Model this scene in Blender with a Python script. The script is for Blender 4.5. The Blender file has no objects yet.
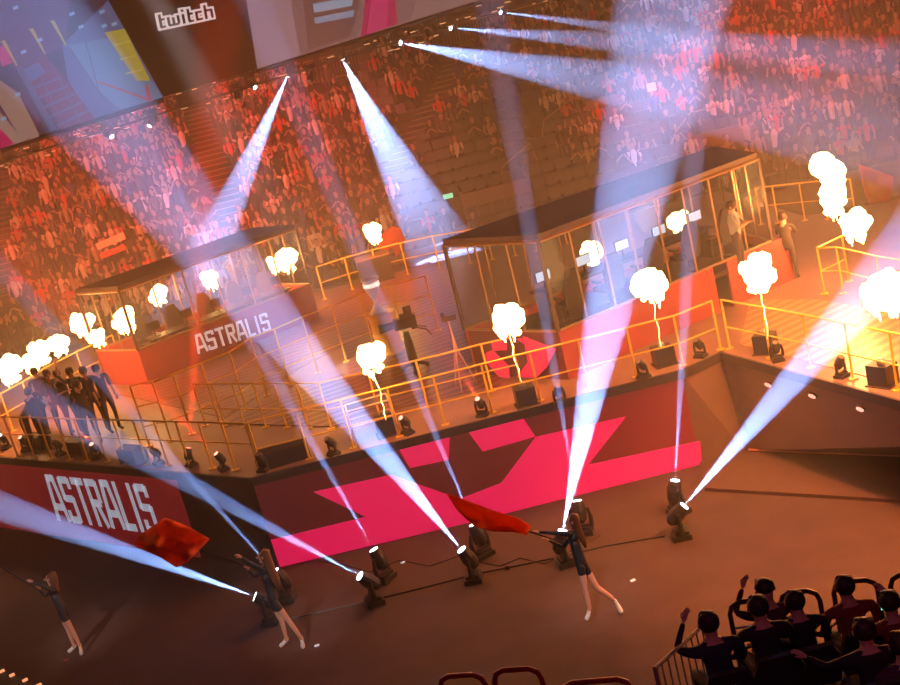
import bpy, bmesh, math, random
import numpy as np
from mathutils import Vector, Matrix

random.seed(7)
sc = bpy.context.scene
COL = sc.collection
PI = math.pi

# ---------------------------------------------------------------- camera, world, exposure
F_PX, PITCH, ROLL, CAM_H = 1231.0, 0.26818, -0.24586, 10.55
STAGE_H = 2.153
_f = Vector((0, math.cos(PITCH), -math.sin(PITCH)))
_r0 = Vector((1, 0, 0)); _u0 = Vector((0, math.sin(PITCH), math.cos(PITCH)))
_ri = math.cos(ROLL) * _r0 + math.sin(ROLL) * _u0
_up = -math.sin(ROLL) * _r0 + math.cos(ROLL) * _u0
cd = bpy.data.cameras.new('camera'); cam = bpy.data.objects.new('camera', cd); COL.objects.link(cam)
cd.sensor_width = 36.0; cd.lens = 36.0 * F_PX / 900.0; cd.clip_start = 0.1; cd.clip_end = 300
cam.matrix_world = Matrix(((_ri.x, _up.x, -_f.x, 0), (_ri.y, _up.y, -_f.y, 0), (_ri.z, _up.z, -_f.z, CAM_H), (0, 0, 0, 1)))
sc.camera = cam

w = bpy.data.worlds.new('arena_dark'); sc.world = w; w.use_nodes = True
w.node_tree.nodes['Background'].inputs[0].default_value = (0.20, 0.07, 0.06, 1)
w.node_tree.nodes['Background'].inputs[1].default_value = 0.02

sc.view_settings.view_transform = 'Standard'; sc.view_settings.look = 'None'
sc.view_settings.gamma = 1.0; sc.view_settings.use_curve_mapping = False
sc.view_settings.exposure = 0.0
cy = sc.cycles
cy.use_denoising = True
cy.max_bounces = 5; cy.diffuse_bounces = 1; cy.glossy_bounces = 2; cy.transmission_bounces = 3
cy.transparent_max_bounces = 12; cy.volume_bounces = 0
cy.sample_clamp_indirect = 4.0; cy.caustics_reflective = False; cy.caustics_refractive = False

HAZE = 0.014
BEAM = 5.2
FIRE = 0.95

def direction(px):
    return _f + _ri * ((px[0] - 450) / F_PX) - _up * ((px[1] - 342.5) / F_PX)
def G(px, z=0.0):          # where a sight line meets height z
    d = direction(px); return Vector((0, 0, CAM_H)) + d * ((z - CAM_H) / d.z)
def D(px, d):              # a point a given distance away
    return Vector((0, 0, CAM_H)) + direction(px) * d
def Yp(px, y):             # where a sight line meets the plane y
    d = direction(px); return Vector((0, 0, CAM_H)) + d * (y / d.y)

# ---------------------------------------------------------------- materials
def mat(name, col, rough=0.6, metal=0.0, emit=None, es=0.0, noise=0.0, nscale=8.0, bump=0.0, spec=0.5):
    m = bpy.data.materials.new(name); m.use_nodes = True
    nt = m.node_tree; b = nt.nodes['Principled BSDF']
    b.inputs['Base Color'].default_value = (*col, 1); b.inputs['Roughness'].default_value = rough
    b.inputs['Metallic'].default_value = metal; b.inputs['Specular IOR Level'].default_value = spec
    if emit: b.inputs['Emission Color'].default_value = (*emit, 1); b.inputs['Emission Strength'].default_value = es
    if noise or bump:
        tc = nt.nodes.new('ShaderNodeTexCoord'); n = nt.nodes.new('ShaderNodeTexNoise')
        n.inputs['Scale'].default_value = nscale; n.inputs['Detail'].default_value = 3
        nt.links.new(tc.outputs['Object'], n.inputs['Vector'])
        if noise:
            mx = nt.nodes.new('ShaderNodeMix'); mx.data_type = 'RGBA'
            mx.inputs[6].default_value = (*[c * (1 - noise) for c in col], 1)
            mx.inputs[7].default_value = (*[min(1, c * (1 + noise)) for c in col], 1)
            nt.links.new(n.outputs['Fac'], mx.inputs[0]); nt.links.new(mx.outputs[2], b.inputs['Base Color'])
        if bump:
            bp = nt.nodes.new('ShaderNodeBump'); bp.inputs['Strength'].default_value = bump
            nt.links.new(n.outputs['Fac'], bp.inputs['Height']); nt.links.new(bp.outputs[0], b.inputs['Normal'])
    return m

M = {}
M['floor'] = mat('black_stage_carpet', (0.065, 0.034, 0.03), 0.75, noise=0.35, nscale=1.2, bump=0.05)
M['deck'] = mat('stage_deck', (0.17, 0.10, 0.09), 0.35, noise=0.3, nscale=2.0)
M['black'] = mat('black_metal', (0.02, 0.02, 0.024), 0.45)
M['trim'] = mat('black_trim', (0.03, 0.02, 0.02), 0.6)
M['yellow'] = mat('yellow_rail_paint', (0.75, 0.48, 0.08), 0.35)
M['red_wall'] = mat('dark_red_fascia', (0.20, 0.012, 0.022), 0.5, noise=0.15, nscale=1.5, emit=(1, .05, .09), es=.03)
M['pink'] = mat('bright_pink_red_print', (0.6, 0.005, 0.06), 0.5, emit=(1, .006, .12), es=.6)
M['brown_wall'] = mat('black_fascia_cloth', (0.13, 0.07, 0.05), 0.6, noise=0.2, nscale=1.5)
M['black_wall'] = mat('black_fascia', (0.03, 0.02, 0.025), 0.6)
M['booth_red'] = mat('booth_red_panel', (0.30, 0.045, 0.05), 0.5)
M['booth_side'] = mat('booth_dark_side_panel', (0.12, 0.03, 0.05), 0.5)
M['white'] = mat('white_print', (0.8, 0.82, 0.9), 0.5, emit=(.75, .82, 1), es=.35)
M['roof'] = mat('booth_roof', (0.06, 0.035, 0.03), 0.6, noise=0.3, nscale=3)
M['concrete'] = mat('tier_concrete', (0.05, 0.03, 0.03), 0.85, noise=0.3, nscale=2)
M['step'] = mat('aisle_step_edge', (0.35, 0.25, 0.2), 0.8)
M['seat'] = mat('seat_plastic', (0.035, 0.022, 0.026), 0.5)
M['skin'] = mat('skin', (0.55, 0.32, 0.24), 0.6)
M['hair'] = mat('dark_hair', (0.03, 0.018, 0.014), 0.6)
M['white_shoe'] = mat('white_shoe', (0.95, 0.95, 0.97), 0.5)
M['dark_cloth'] = mat('dark_cloth', (0.025, 0.022, 0.03), 0.8)

# ---------------------------------------------------------------- mesh builder
class MB:
    def __init__(s): s.v = []; s.f = []; s.m = []
    def add(s, vs, fs, mi=0):
        o = len(s.v); s.v += [tuple(x) for x in vs]; s.f += [tuple(i + o for i in f) for f in fs]; s.m += [mi] * len(fs); return s
    def box(s, c, d, rz=0, mi=0, R=None):
        c = Vector(c); R = R or Matrix.Rotation(rz, 3, 'Z'); vs = []
        for z in (-.5, .5):
            for x, y in ((-.5, -.5), (.5, -.5), (.5, .5), (-.5, .5)):
                vs.append(c + R @ Vector((x * d[0], y * d[1], z * d[2])))
        return s.add(vs, [(0, 3, 2, 1), (4, 5, 6, 7), (0, 1, 5, 4), (1, 2, 6, 5), (2, 3, 7, 6), (3, 0, 4, 7)], mi)
    def tube(s, pts, r, n=8, mi=0, cap=True, sc2=1.0):
        pts = [Vector(p) for p in pts]; rs = r if isinstance(r, (list, tuple)) else [r] * len(pts)
        rings = []; prev = None
        for i, p in enumerate(pts):
            t = (pts[min(i + 1, len(pts) - 1)] - pts[max(i - 1, 0)]).normalized()
            if prev is None:
                a = Vector((0, 0, 1)) if abs(t.z) < .9 else Vector((1, 0, 0))
                u = t.cross(a).normalized()
            else: u = (prev - t * prev.dot(t)).normalized()
            prev = u; v = t.cross(u)
            rings.append([p + u * (rs[i] * math.cos(2 * PI * k / n)) + v * (rs[i] * sc2 * math.sin(2 * PI * k / n)) for k in range(n)])
        vs = [q for rg in rings for q in rg]; fs = []
        for i in range(len(rings) - 1):
            for k in range(n):
                a = i * n + k; b = i * n + (k + 1) % n; fs.append((a, b, b + n, a + n))
        if cap: fs.append(tuple(range(n))[::-1]); fs.append(tuple((len(rings) - 1) * n + k for k in range(n)))
        return s.add(vs, fs, mi)
    def lathe(s, prof, c=(0, 0, 0), n=12, mi=0, sy=1.0):
        vs = []; fs = []
        for r, z in prof:
            for k in range(n):
                vs.append((c[0] + r * math.cos(2 * PI * k / n), c[1] + r * sy * math.sin(2 * PI * k / n), c[2] + z))
        for i in range(len(prof) - 1):
            for k in range(n):
                a = i * n + k; b = i * n + (k + 1) % n; fs.append((a, b, b + n, a + n))
        fs.append(tuple(range(n))[::-1]); fs.append(tuple((len(prof) - 1) * n + k for k in range(n)))
        return s.add(vs, fs, mi)
    def ball(s, c, r, n=8, mi=0, sz=1.0, sy=1.0):
        k = max(4, n // 2 + 1)
        prof = [(max(1e-4, r * math.sin(PI * i / k)), -r * sz * math.cos(PI * i / k)) for i in range(k + 1)]
        return s.lathe(prof, c, n, mi, sy)
    def poly(s, pts, z0, z1, mi=0):
        n = len(pts); vs = [(p[0], p[1], z0) for p in pts] + [(p[0], p[1], z1) for p in pts]
        fs = [tuple(range(n))[::-1], tuple(range(n, 2 * n))] + [(i, (i + 1) % n, n + (i + 1) % n, n + i) for i in range(n)]
        return s.add(vs, fs, mi)
    def slab(s, pts, off, mi=0):     # a 3-D polygon given a thickness
        n = len(pts); off = Vector(off); pts = [Vector(p) for p in pts]
        vs = pts + [p + off for p in pts]
        fs = [tuple(range(n))[::-1], tuple(range(n, 2 * n))] + [(i, (i + 1) % n, n + (i + 1) % n, n + i) for i in range(n)]
        return s.add(vs, fs, mi)
    def mesh(s, name, mats):
        me = bpy.data.meshes.new(name); me.from_pydata(s.v, [], s.f)
        for m in (mats if isinstance(mats, (list, tuple)) else [mats]): me.materials.append(m)
        if any(s.m): me.polygons.foreach_set('material_index', s.m)
        me.update(); return me
    def build(s, name, mats, parent=None, smooth=False, fix=True):
        me = s.mesh(name, mats)
        if fix:
            bm = bmesh.new(); bm.from_mesh(me); bmesh.ops.recalc_face_normals(bm, faces=bm.faces); bm.to_mesh(me); bm.free()
        if smooth:
            me.polygons.foreach_set('use_smooth', [True] * len(me.polygons))
        o = bpy.data.objects.new(name, me); COL.objects.link(o)
        if parent: o.parent = parent
        return o

def tag(o, label=None, cat=None, group=None, kind=None):
    if label: o['label'] = label
    if cat: o['category'] = cat
    if group: o['group'] = group
    if kind: o['kind'] = kind
    return o
def empty(name, loc=(0, 0, 0), rz=0.0):
    o = bpy.data.objects.new(name, None); o.empty_display_size = .1; o.location = loc; o.rotation_euler.z = rz; COL.objects.link(o); return o
def copy_tree(o, parent=None):
    c = o.copy(); COL.objects.link(c)
    if parent: c.parent = parent
    for ch in [x for x in KIDS.get(o.name, [])]: copy_tree(ch, c)
    return c
KIDS = {}
def remember(root):
    for o in root.children_recursive: KIDS.setdefault(o.parent.name, []).append(o)
def light(kind, name, loc, energy, col, **k):
    l = bpy.data.lights.new(name, kind); l.energy = energy; l.color = col
    for a, b in k.items(): setattr(l, a, b)
    o = bpy.data.objects.new(name, l); o.location = loc; COL.objects.link(o); return o
def aim(o, target):
    o.rotation_euler = (Vector(target) - o.location).to_track_quat('-Z', 'Y').to_euler()

# ---------------------------------------------------------------- wash lights of the rig (above the frame) and added fill lights
def wash(loc, tgt, e, col, size, blend=0.8, r=0.3):
    o = light('SPOT', 'wash_light', loc, e, col, spot_size=size, spot_blend=blend, shadow_soft_size=r); aim(o, tgt); return o
WASH = [
    ((-12, 34, 17), (-11, 54, 5), 38000, (1.0, 0.09, 0.06), 0.9),
    ((-3, 34, 17), (-4, 53, 5), 26000, (1.0, 0.08, 0.10), 0.7),
    ((10, 34, 17), (14, 52, 5), 46000, (1.0, 0.10, 0.09), 0.8),
    ((3, 34, 17), (4, 52, 5), 7000, (1.0, 0.16, 0.08), 0.6),
    ((10, 12, 15), (7, 19.5, 0), 32000, (1.0, 0.30, 0.07), 0.75),
]
for a in WASH: wash(*a)
for _x, _y in ((-8.8, 22.5), (-4.1, 20.5), (1.2, 18.7)):
    wash((_x - 3, _y - 13, 12), (_x, _y, .8), 6500, (1.0, .78, .72), .13, 1.0, .1)      # added spots that brighten the dancers, no fixtures behind them
_l = light('POINT', 'stand_fill_light', (1.5, 5.5, 8.5), 130, (1.0, .22, .42), shadow_soft_size=.4)  # added fill without a fixture, tints and brightens the near stand

# ---------------------------------------------------------------- the haze
def haze_volume():
    m = bpy.data.materials.new('smoke_haze'); m.use_nodes = True; nt = m.node_tree; nt.nodes.clear()
    o = nt.nodes.new('ShaderNodeOutputMaterial'); v = nt.nodes.new('ShaderNodeVolumeScatter')
    v.inputs['Density'].default_value = HAZE; v.inputs['Anisotropy'].default_value = 0.0
    v.inputs['Color'].default_value = (0.95, 0.95, 1.0, 1)
    nt.links.new(v.outputs[0], o.inputs['Volume']); m.cycles.homogeneous_volume = True
    h = MB().box((2, 31.2, 6.9), (70, 24.4, 13.6)).build('smoke_haze', m)
    tag(h, 'thin smoke haze hanging through the whole arena', 'haze', kind='stuff')
haze_volume()

# ---------------------------------------------------------------- structure
HS = STAGE_H
A = (-4.67, 24.1); B = (4.5, 24.1); C = (5.5, 24.6); R_ = (8.4, 16.9)
L1 = (-13.0, 31.4)
deck_pts = [A, B, C, R_, (16, 16), (16, 33), (10.8, 34.5), (10.2, 41), (-13.0, 41), (-15.5, 38), (-15.5, 33.6)]
fl = MB().box((0, 32, -0.1), (80, 72, 0.2)).build('floor', M['floor']); tag(fl, kind='structure')
dk = MB().poly(deck_pts, HS - 0.06, HS).build('stage_floor', M['deck']); tag(dk, 'raised octagonal stage floor edged by yellow rails', kind='structure')

def wall_panel(name, a, b, z0, z1, m, th=0.06, parent=None):
    a = Vector((a[0], a[1], 0)); b = Vector((b[0], b[1], 0)); d = (b - a).normalized(); n = Vector((-d.y, d.x, 0))
    pts = [a + Vector((0, 0, z0)), b + Vector((0, 0, z0)), b + Vector((0, 0, z1)), a + Vector((0, 0, z1))]
    return MB().slab(pts, n * th).build(name, m, parent)

# ---------------------------------------------------------------- moving heads with beams
def beam(loc, tgt, e, ang, col=(0.30, 0.48, 1.0)):
    o = light('SPOT', 'beam_light', loc, e * BEAM, col, spot_size=ang, spot_blend=0.25, shadow_soft_size=0.006); aim(o, tgt); return o
def fpt(px, z=4.05, k=1.0):
    p = G(px, z); return Vector((0, 0, CAM_H)) + (p - Vector((0, 0, CAM_H))) * k

def in_frame(p, mg=10):
    d = Vector(p) - Vector((0, 0, CAM_H)); z = d.dot(_f)
    if z <= 0: return False
    x = 450 + F_PX * d.dot(_ri) / z; y = 342.5 - F_PX * d.dot(_up) / z
    return -mg < x < 900 + mg and -mg < y < 685 + mg
def to_px(p):
    d = Vector(p) - Vector((0, 0, CAM_H)); z = d.dot(_f)
    return 450 + F_PX * d.dot(_ri) / z, 342.5 - F_PX * d.dot(_up) / z

# ---- stroke lettering (each letter a set of bars on a 4 x 7 grid)
GLYPH = {
    'A': [((0, 0), (1.1, 7)), ((4, 0), (2.9, 7)), ((1.0, 6.6), (3.0, 6.6)), ((.6, 2.2), (3.4, 2.2))],
    'S': [((.5, 6.5), (3.5, 6.5)), ((.5, 6.8), (.5, 3.4)), ((.5, 3.7), (3.5, 3.7)), ((3.5, 4.0), (3.5, .2)), ((.5, .5), (3.5, .5)), ((.5, .2), (.5, 1.9)), ((3.5, 6.8), (3.5, 5.2))],
    'T': [((0, 6.5), (4, 6.5)), ((2, 6.8), (2, 0))],
    'R': [((.5, 0), (.5, 7)), ((.5, 6.5), (3.5, 6.5)), ((3.5, 6.8), (3.5, 3.6)), ((.5, 3.5), (3.5, 3.5)), ((2.0, 3.4), (3.5, 0))],
    'L': [((.5, 0), (.5, 7)), ((.3, .5), (3.4, .5))],
    'I': [((1, 0), (1, 7))],
    't': [((.8, 6.2), (.8, 0.5)), ((.5, .5), (2.6, .5)), ((.5, 3.8), (2.6, 3.8))],
    'w': [((.5, 4.3), (.5, .5)), ((.5, .5), (4.5, .5)), ((2.5, 3.8), (2.5, .5)), ((4.5, 4.3), (4.5, .5))],
    'i': [((.6, 4.3), (.6, 0)), ((.6, 6.4), (.6, 5.4))],
    'c': [((.5, 4.3), (.5, .2)), ((.3, 3.8), (2.8, 3.8)), ((.3, .5), (2.8, .5))],
    'h': [((.5, 6.4), (.5, 0)), ((.5, 3.8), (3.1, 3.8)), ((3.1, 4.1), (3.1, 0))],
}
ADV = {'I': 2.7, 'L': 4.1, 't': 3.6, 'w': 6.0, 'i': 2.1, 'c': 3.8, 'h': 4.4}
def lettering(name, text, o, ux, uy, wdt, hgt_, m, parent, lift, thick=1.05, ext=0.0):
    """bars of the word laid in the plane (o, ux, uy); wdt x hgt_ in metres, lifted along lift"""
    tot = sum(ADV.get(c, 4.8) for c in text) - .6
    sx = wdt / tot; sy = hgt_ / 7.0; mb = MB(); x = 0.0
    for c in text:
        for (ax, ay), (bx, by) in GLYPH[c]:
            d = Vector((bx - ax, by - ay)); L = d.length; d /= L; ax -= d.x * ext; ay -= d.y * ext; bx += d.x * ext; by += d.y * ext; n = Vector((-d.y, d.x)) * thick / 2
            q = [(ax + n.x, ay + n.y), (ax - n.x, ay - n.y), (bx - n.x, by - n.y), (bx + n.x, by + n.y)]
            mb.slab([o + ux * ((x + a) * sx) + uy * (b * sy) for a, b in q], lift)
        x += ADV.get(c, 4.8)
    return mb.build(name, m, parent)

# ---- stage fascia
wf = MB().slab([(A[0], A[1], 0), (B[0], B[1], 0), (B[0], B[1], HS - .1), (A[0], A[1], HS - .1)], (0, .06, 0)).build('wall_front', M['red_wall'])
tag(wf, 'dark red stage front wall printed with a pink star', kind='structure')
def yw(px, off=0.012): return Yp(px, 24.1 - off)
star = MB()
star.slab([yw(p) for p in [(313.5, 492), (391, 475), (460, 499), (501.5, 483), (535.7, 437), (626, 416.6), (588, 465), (700, 441), (702, 468), (280, 567), (271, 540), (366, 517)]], (0, .011, 0))
star.slab([yw(p) for p in [(396, 444), (450, 431), (448.5, 460), (410, 468)]], (0, .011, 0))
star.slab([yw(p) for p in [(465, 427.5), (521, 415), (535.4, 436.6), (482.8, 451.6)]], (0, .011, 0))
star.build('star_print', M['pink'], wf)
lu = (Vector((A[0], A[1], 0)) - Vector((L1[0], L1[1], 0))); LW = lu.length; lu.normalize(); ln = Vector((lu.y, -lu.x, 0))
L1v = Vector((L1[0], L1[1], 0))
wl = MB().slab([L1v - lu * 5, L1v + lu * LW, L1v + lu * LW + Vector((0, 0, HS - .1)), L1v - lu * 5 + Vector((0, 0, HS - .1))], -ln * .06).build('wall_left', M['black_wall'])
tag(wl, 'stage left wall with a red team banner', kind='structure')
def on_left(px, off=.02):     # a point of the left fascia plane
    d = direction(px); o = Vector((0, 0, CAM_H)); p0 = L1v + ln * off
    return o + d * ((p0 - o).dot(ln) / d.dot(ln))
def s_of(p): return (Vector((p.x, p.y, 0)) - L1v).dot(lu)
sA = s_of(on_left((200, 556)))
banner = MB().slab([L1v + ln * .015 + lu * a + Vector((0, 0, b)) for a, b in ((-5, .02), (sA, .02), (sA, HS - .16), (-5, HS - .16))], -ln * .012).build('banner_print', mat('banner_red', (0.42, 0.012, 0.035), .5, noise=.15, nscale=1.2, emit=(1, .03, .06), es=.10), wl)
tl = on_left((50, 476)); br = on_left((157, 534))
s0 = s_of(on_left((52, 500))); s1 = s_of(on_left((153, 508)))
zt = on_left((46, 475)).z; zb = on_left((62, 521)).z
lettering('team_name', 'ASTRALIS', L1v + ln * .02 + lu * s0 + Vector((0, 0, zb)), lu, Vector((0, 0, 1)), s1 - s0, zt - zb, M['white'], wl, ln * .01)
# trim under the deck edge
tr = MB()
for a, b in ((L1v - lu * 5, L1v + lu * LW), (Vector((*A, 0)), Vector((*B, 0))), (Vector((*B, 0)), Vector((*C, 0))), (Vector((*C, 0)), Vector((*R_, 0)))):
    d = (b - a).normalized(); n = Vector((d.y, -d.x, 0))
    tr.slab([a + n * .02 + Vector((0, 0, HS - .17)), b + n * .02 + Vector((0, 0, HS - .17)), b + n * .02 + Vector((0, 0, HS + .02)), a + n * .02 + Vector((0, 0, HS + .02))], n * .06)
tag(tr.build('trim_1', M['trim']), 'black edge trim around the stage deck', kind='structure')
# right fascia, leaning, and the low apron at its foot
b1 = G((745, 452)); b2 = G((900, 458)); b3 = b2 + (b2 - b1) * .8
wr = MB().slab([(B[0], B[1], 0), (b1.x, b1.y, 0), (C[0], C[1], HS - .1), (B[0], B[1], HS - .1)], (.05, .05, 0))
wr.slab([(b1.x, b1.y, 0), (b3.x, b3.y, 0), (R_[0], R_[1], HS - .1), (C[0], C[1], HS - .1)], (.05, .08, 0))
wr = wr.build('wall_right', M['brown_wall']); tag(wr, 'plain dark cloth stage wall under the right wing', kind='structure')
from mathutils.bvhtree import BVHTree
wr_tree = BVHTree.FromPolygons([v.co for v in wr.data.vertices], [tuple(p.vertices) for p in wr.data.polygons])
ring_m = mat('red_ring_light', (.3, .02, .02), .5, emit=(1, .25, .2), es=3.0)
pn = (Vector((b3.x, b3.y, 0)) - Vector((b1.x, b1.y, 0))).cross(Vector((C[0], C[1], HS)) - Vector((b1.x, b1.y, 0))).normalized()
for i, (px, lab) in enumerate((((769, 383), 'small round red light on the plain stage wall, nearest the stage corner'), ((813, 394), 'small round red light, middle of the three on the plain stage wall'), ((861, 407), 'small round red light on the plain stage wall, nearest the right edge of the photo'))):
    q, pn, _i, _d = wr_tree.ray_cast(Vector((0, 0, CAM_H)), direction(px)); q = q - direction(px) * .003
    e = empty('ring_light', q); e.rotation_euler = (-pn if pn.dot(direction(px)) > 0 else pn).to_track_quat('Z', 'Y').to_euler()
    MB().lathe([(.08, 0), (.095, .01), (.095, .04), (.085, .045)], n=16).build('housing', M['black'], e)
    rg = MB()
    for k in range(8): rg.ball((.055 * math.cos(k * PI / 4), .055 * math.sin(k * PI / 4), .05), .02, 6)
    rg.ball((0, 0, .05), .02, 6); rg.build('emitter', ring_m, e)
    tag(e, lab, 'light', 'ring lights on the stage wall')
ap = MB().poly([(B[0], B[1] - .02), (b1.x, b1.y - .02), (b3.x, b3.y), (9.6, 18.2), (G((900, 503)).x, G((900, 503)).y), (G((705, 491)).x, G((705, 491)).y)], 0, .07).build('floor_apron', mat('apron_mat', (.085, .045, .035), .7, noise=.2))
tag(ap, 'low dark platform at the foot of the plain stage wall', kind='structure')
pipe = MB().tube([b1 + Vector((.05, -.16, .1)), b3 + Vector((0, -.16, .1))], .025, 8).build('trim_2', mat('pipe_pink', (.7, .25, .2), .3)); tag(pipe, 'thin pipe along the foot of the plain stage wall', kind='structure')

# floor seams, cables and scraps
sm = M['trim']
def seam(name, pts, w_, lab, cat='cable', z=.012):
    q = [G(p, z) for p in pts]
    tag(MB().tube(q, w_, 5).build(name, M['black']), lab, cat)
seam('floor_cable', [(279, 622), (320, 612), (373, 600), (430, 586), (475, 574), (560, 557), (605, 546), (665, 536)], .016, 'long black cable running along the row of ground lights')
seam('power_cable', [(310, 560), (345, 565), (370, 572), (400, 560), (430, 566), (470, 552)], .010, 'thin wavy black cable behind the two left ground lights')
seam('signal_cable', [(480, 562), (500, 566), (520, 558), (545, 564), (600, 535)], .010, 'thin black cable curling behind the dancer with the streaming orange flag')
for px, lab in (((633, 581), 'small white paper scrap right of the kicking dancer'), ((317, 646), 'small red scrap by the white shoes of the long-haired dancer'), ((403, 563), 'small pale scrap right of the second ground light'), ((66, 661), 'tiny orange scrap below the leftmost dancer')):
    q = G(px, .0); tag(MB().box(q + Vector((0, 0, .012)), (.09, .05, .02), random.random()).build('paper_scrap', M['white'] if 'white' in lab or 'pale' in lab else M['booth_red']), lab, 'litter')
seam('connector_box', [(505, 568), (509, 567)], .04, 'small black connector box on the floor right of the wide beam light', 'box', .04)
# floor edge with small marker lights, bottom left
e0 = G((-30, 650)); e1 = G((60, 705))
en = empty('edge_strip', (e0.x, e0.y, 0)); tag(en, 'black floor edge strip with small warm marker lights, bottom left corner', 'barrier')
dd = (e1 - e0); nn = Vector((dd.y, -dd.x, 0)).normalized()
s_ = MB().slab([Vector((0, 0, .02)), dd + Vector((0, 0, .02)), dd + nn * 3 + Vector((0, 0, .02)), nn * 3 + Vector((0, 0, .02))], (0, 0, .06)); s_.build('strip', M['black'], en)
mk = mat('marker_glow', (.5, .2, .1), .5, emit=(1, .4, .18), es=1.0)
for px in ((2, 671), (12, 675), (25, 680), (39, 685)):
    q = G(px, .1) - Vector((e0.x, e0.y, 0)); MB().box(q, (.1, .05, .04), .5).build('marker_light', mk, en)

# ---- patterned stage surfaces
def wave_mat(name, c1, c2, scale, dist, rough=.3, rot=0.0):
    m = mat(name, c1, rough); nt = m.node_tree; b = nt.nodes['Principled BSDF']
    tc = nt.nodes.new('ShaderNodeTexCoord'); wv = nt.nodes.new('ShaderNodeTexWave'); wv.inputs['Scale'].default_value = scale
    wv.inputs['Distortion'].default_value = dist; wv.inputs['Detail'].default_value = 2; wv.bands_direction = 'Y'
    mx = nt.nodes.new('ShaderNodeMix'); mx.data_type = 'RGBA'; mx.inputs[6].default_value = (*c1, 1); mx.inputs[7].default_value = (*c2, 1)
    mp = nt.nodes.new('ShaderNodeMapping'); mp.inputs['Rotation'].default_value = (0, 0, rot)
    nt.links.new(tc.outputs['Object'], mp.inputs['Vector']); nt.links.new(mp.outputs['Vector'], wv.inputs['Vector']); nt.links.new(wv.outputs['Fac'], mx.inputs[0]); nt.links.new(mx.outputs[2], b.inputs['Base Color'])
    return m
def patch(name, pxs, m, lab, z=.012, cat=None):
    q = [G(p, HS) for p in pxs]
    o = MB().slab([Vector((v.x, v.y, HS + .001)) for v in q], (0, 0, z)).build(name, m); tag(o, lab, kind='structure'); return o
patch('floor_center', [(120, 395), (233, 362), (310, 322), (345, 290), (430, 262), (505, 372), (500, 386), (428, 402), (372, 414), (352, 396), (345, 345), (300, 368), (225, 418)], wave_mat('rippled_stage_print', (.22, .075, .065), (.055, .016, .02), .9, 5, .3, -.3), 'rippled dark red stage centre')
patch('floor_grating', [(226, 424), (262, 403), (345, 374), (372, 414), (333, 427), (287, 426)], wave_mat('dark_stage_grating', (.2, .08, .07), (.03, .012, .015), .9, 1.2, .4, -.3), 'dark slatted floor field inside the inner rail', z=.02)
patch('floor_planks', [(750, 300), (820, 300), (985, 330), (985, 420), (880, 380), (740, 345)], wave_mat('planked_wing', (.42, .24, .13), (.2, .11, .06), 1.0, .05, .3, -.49), 'planked floor of the right wing')

# ---- railings
post_cache = {}
def post_mesh(h, r=.024):
    k = (round(h, 2), r)
    if k not in post_cache:
        m = MB().box((0, 0, .012), (.16, .10, .024)); m.tube([(0, 0, .02), (0, 0, h)], r, 8); post_cache[k] = m.mesh('post', M['yellow'])
    return post_cache[k]
def railing(pts, lab, h=1.1, mids=(.5,), z=HS, posts=None, grp='yellow stage railings', r=.022):
    pts = [Vector((p[0], p[1], 0)) for p in pts]
    root = empty('stage_railing', (pts[0].x, pts[0].y, z)); tag(root, lab, 'railing', grp)
    loc = [p - pts[0] for p in pts]
    MB().tube([p + Vector((0, 0, h)) for p in loc], r, 8).build('top_rail', M['yellow'], root)
    for mfrac in mids: MB().tube([p + Vector((0, 0, h * mfrac)) for p in loc], r * .75, 6).build('middle_rail', M['yellow'], root)
    for p in (posts if posts is not None else loc):
        o = bpy.data.objects.new('post', post_mesh(h)); COL.objects.link(o); o.parent = root; o.location = (Vector((p[0], p[1], 0)) - pts[0]) if posts is not None else p
    return root
def lin(a, b, n): return [(a[0] + (b[0] - a[0]) * i / (n - 1), a[1] + (b[1] - a[1]) * i / (n - 1)) for i in range(n)]
railing(lin((-4.5, 24.32), (-15.3, 33.35), 20), 'yellow railing along the stage edge above the large white team name', mids=(.58,))
railing([(x, 24.32) for x in (-4.45, -3.43, -2.49, -1.49, -.51, .51, 1.54, 2.57, 3.6, 4.6)] + [(5.52, 24.72)], 'yellow railing along the stage edge above the pink star wall', mids=(.45,))
railing([(5.7, 24.64), (6.2, 23.45), (6.65, 22.35), (7.05, 21.25), (7.45, 20.2), (7.86, 19.1), (8.27, 18.0), (8.6, 17.1)], 'yellow railing along the right wing above three small red lights', mids=(.45,))
railing(lin((-6.22, 28.58), (-3.01, 25.96), 7) + [(-1.9, 25.85), (-.82, 25.8), (.64, 25.8), (1.3, 25.75)], 'yellow inner railing around the dark slatted floor field', mids=(.42,))
ra = [G(p, HS + 1.55) for p in ((130, 386), (152, 381), (173, 374), (201, 363), (229, 352), (250, 338), (274, 329), (302, 317), (331, 306), (360, 295), (391, 285), (425, 276))]
railing([(p.x, p.y) for p in ra], 'tall yellow railing crossing mid-stage in front of the left glass booth', h=1.55, mids=(.33, .66))
rb_ = [G(p, HS + 1.1) for p in ((316, 267), (344, 258), (372, 250), (400, 243), (432, 236), (463, 231), (485, 227), (508, 223), (530, 218), (560, 211), (590, 206))]
railing([(p.x, p.y) for p in rb_], 'yellow railing along the rear stage edge behind the trophy', mids=(.5,))
rc_ = [G(p, HS + 1.1) for p in ((755, 188), (772, 186), (799, 183), (822, 181), (850, 179))]
railing([(p.x, p.y) for p in rc_], 'yellow railing at the rear right corner of the stage left of the tall flame', mids=(.5,))
rd_ = [G(p, HS + 1.1) for p in ((842, 236), (817, 248), (836, 247), (876, 256), (915, 262))]
railing([(p.x, p.y) for p in rd_], 'short yellow railing corner at the entrance under the tall flame', mids=(.5,))
re_ = [G(p, HS + 1.1) for p in ((-25, 408), (0, 394), (22, 382), (45, 368), (76, 352), (100, 341), (112, 335))]
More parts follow.
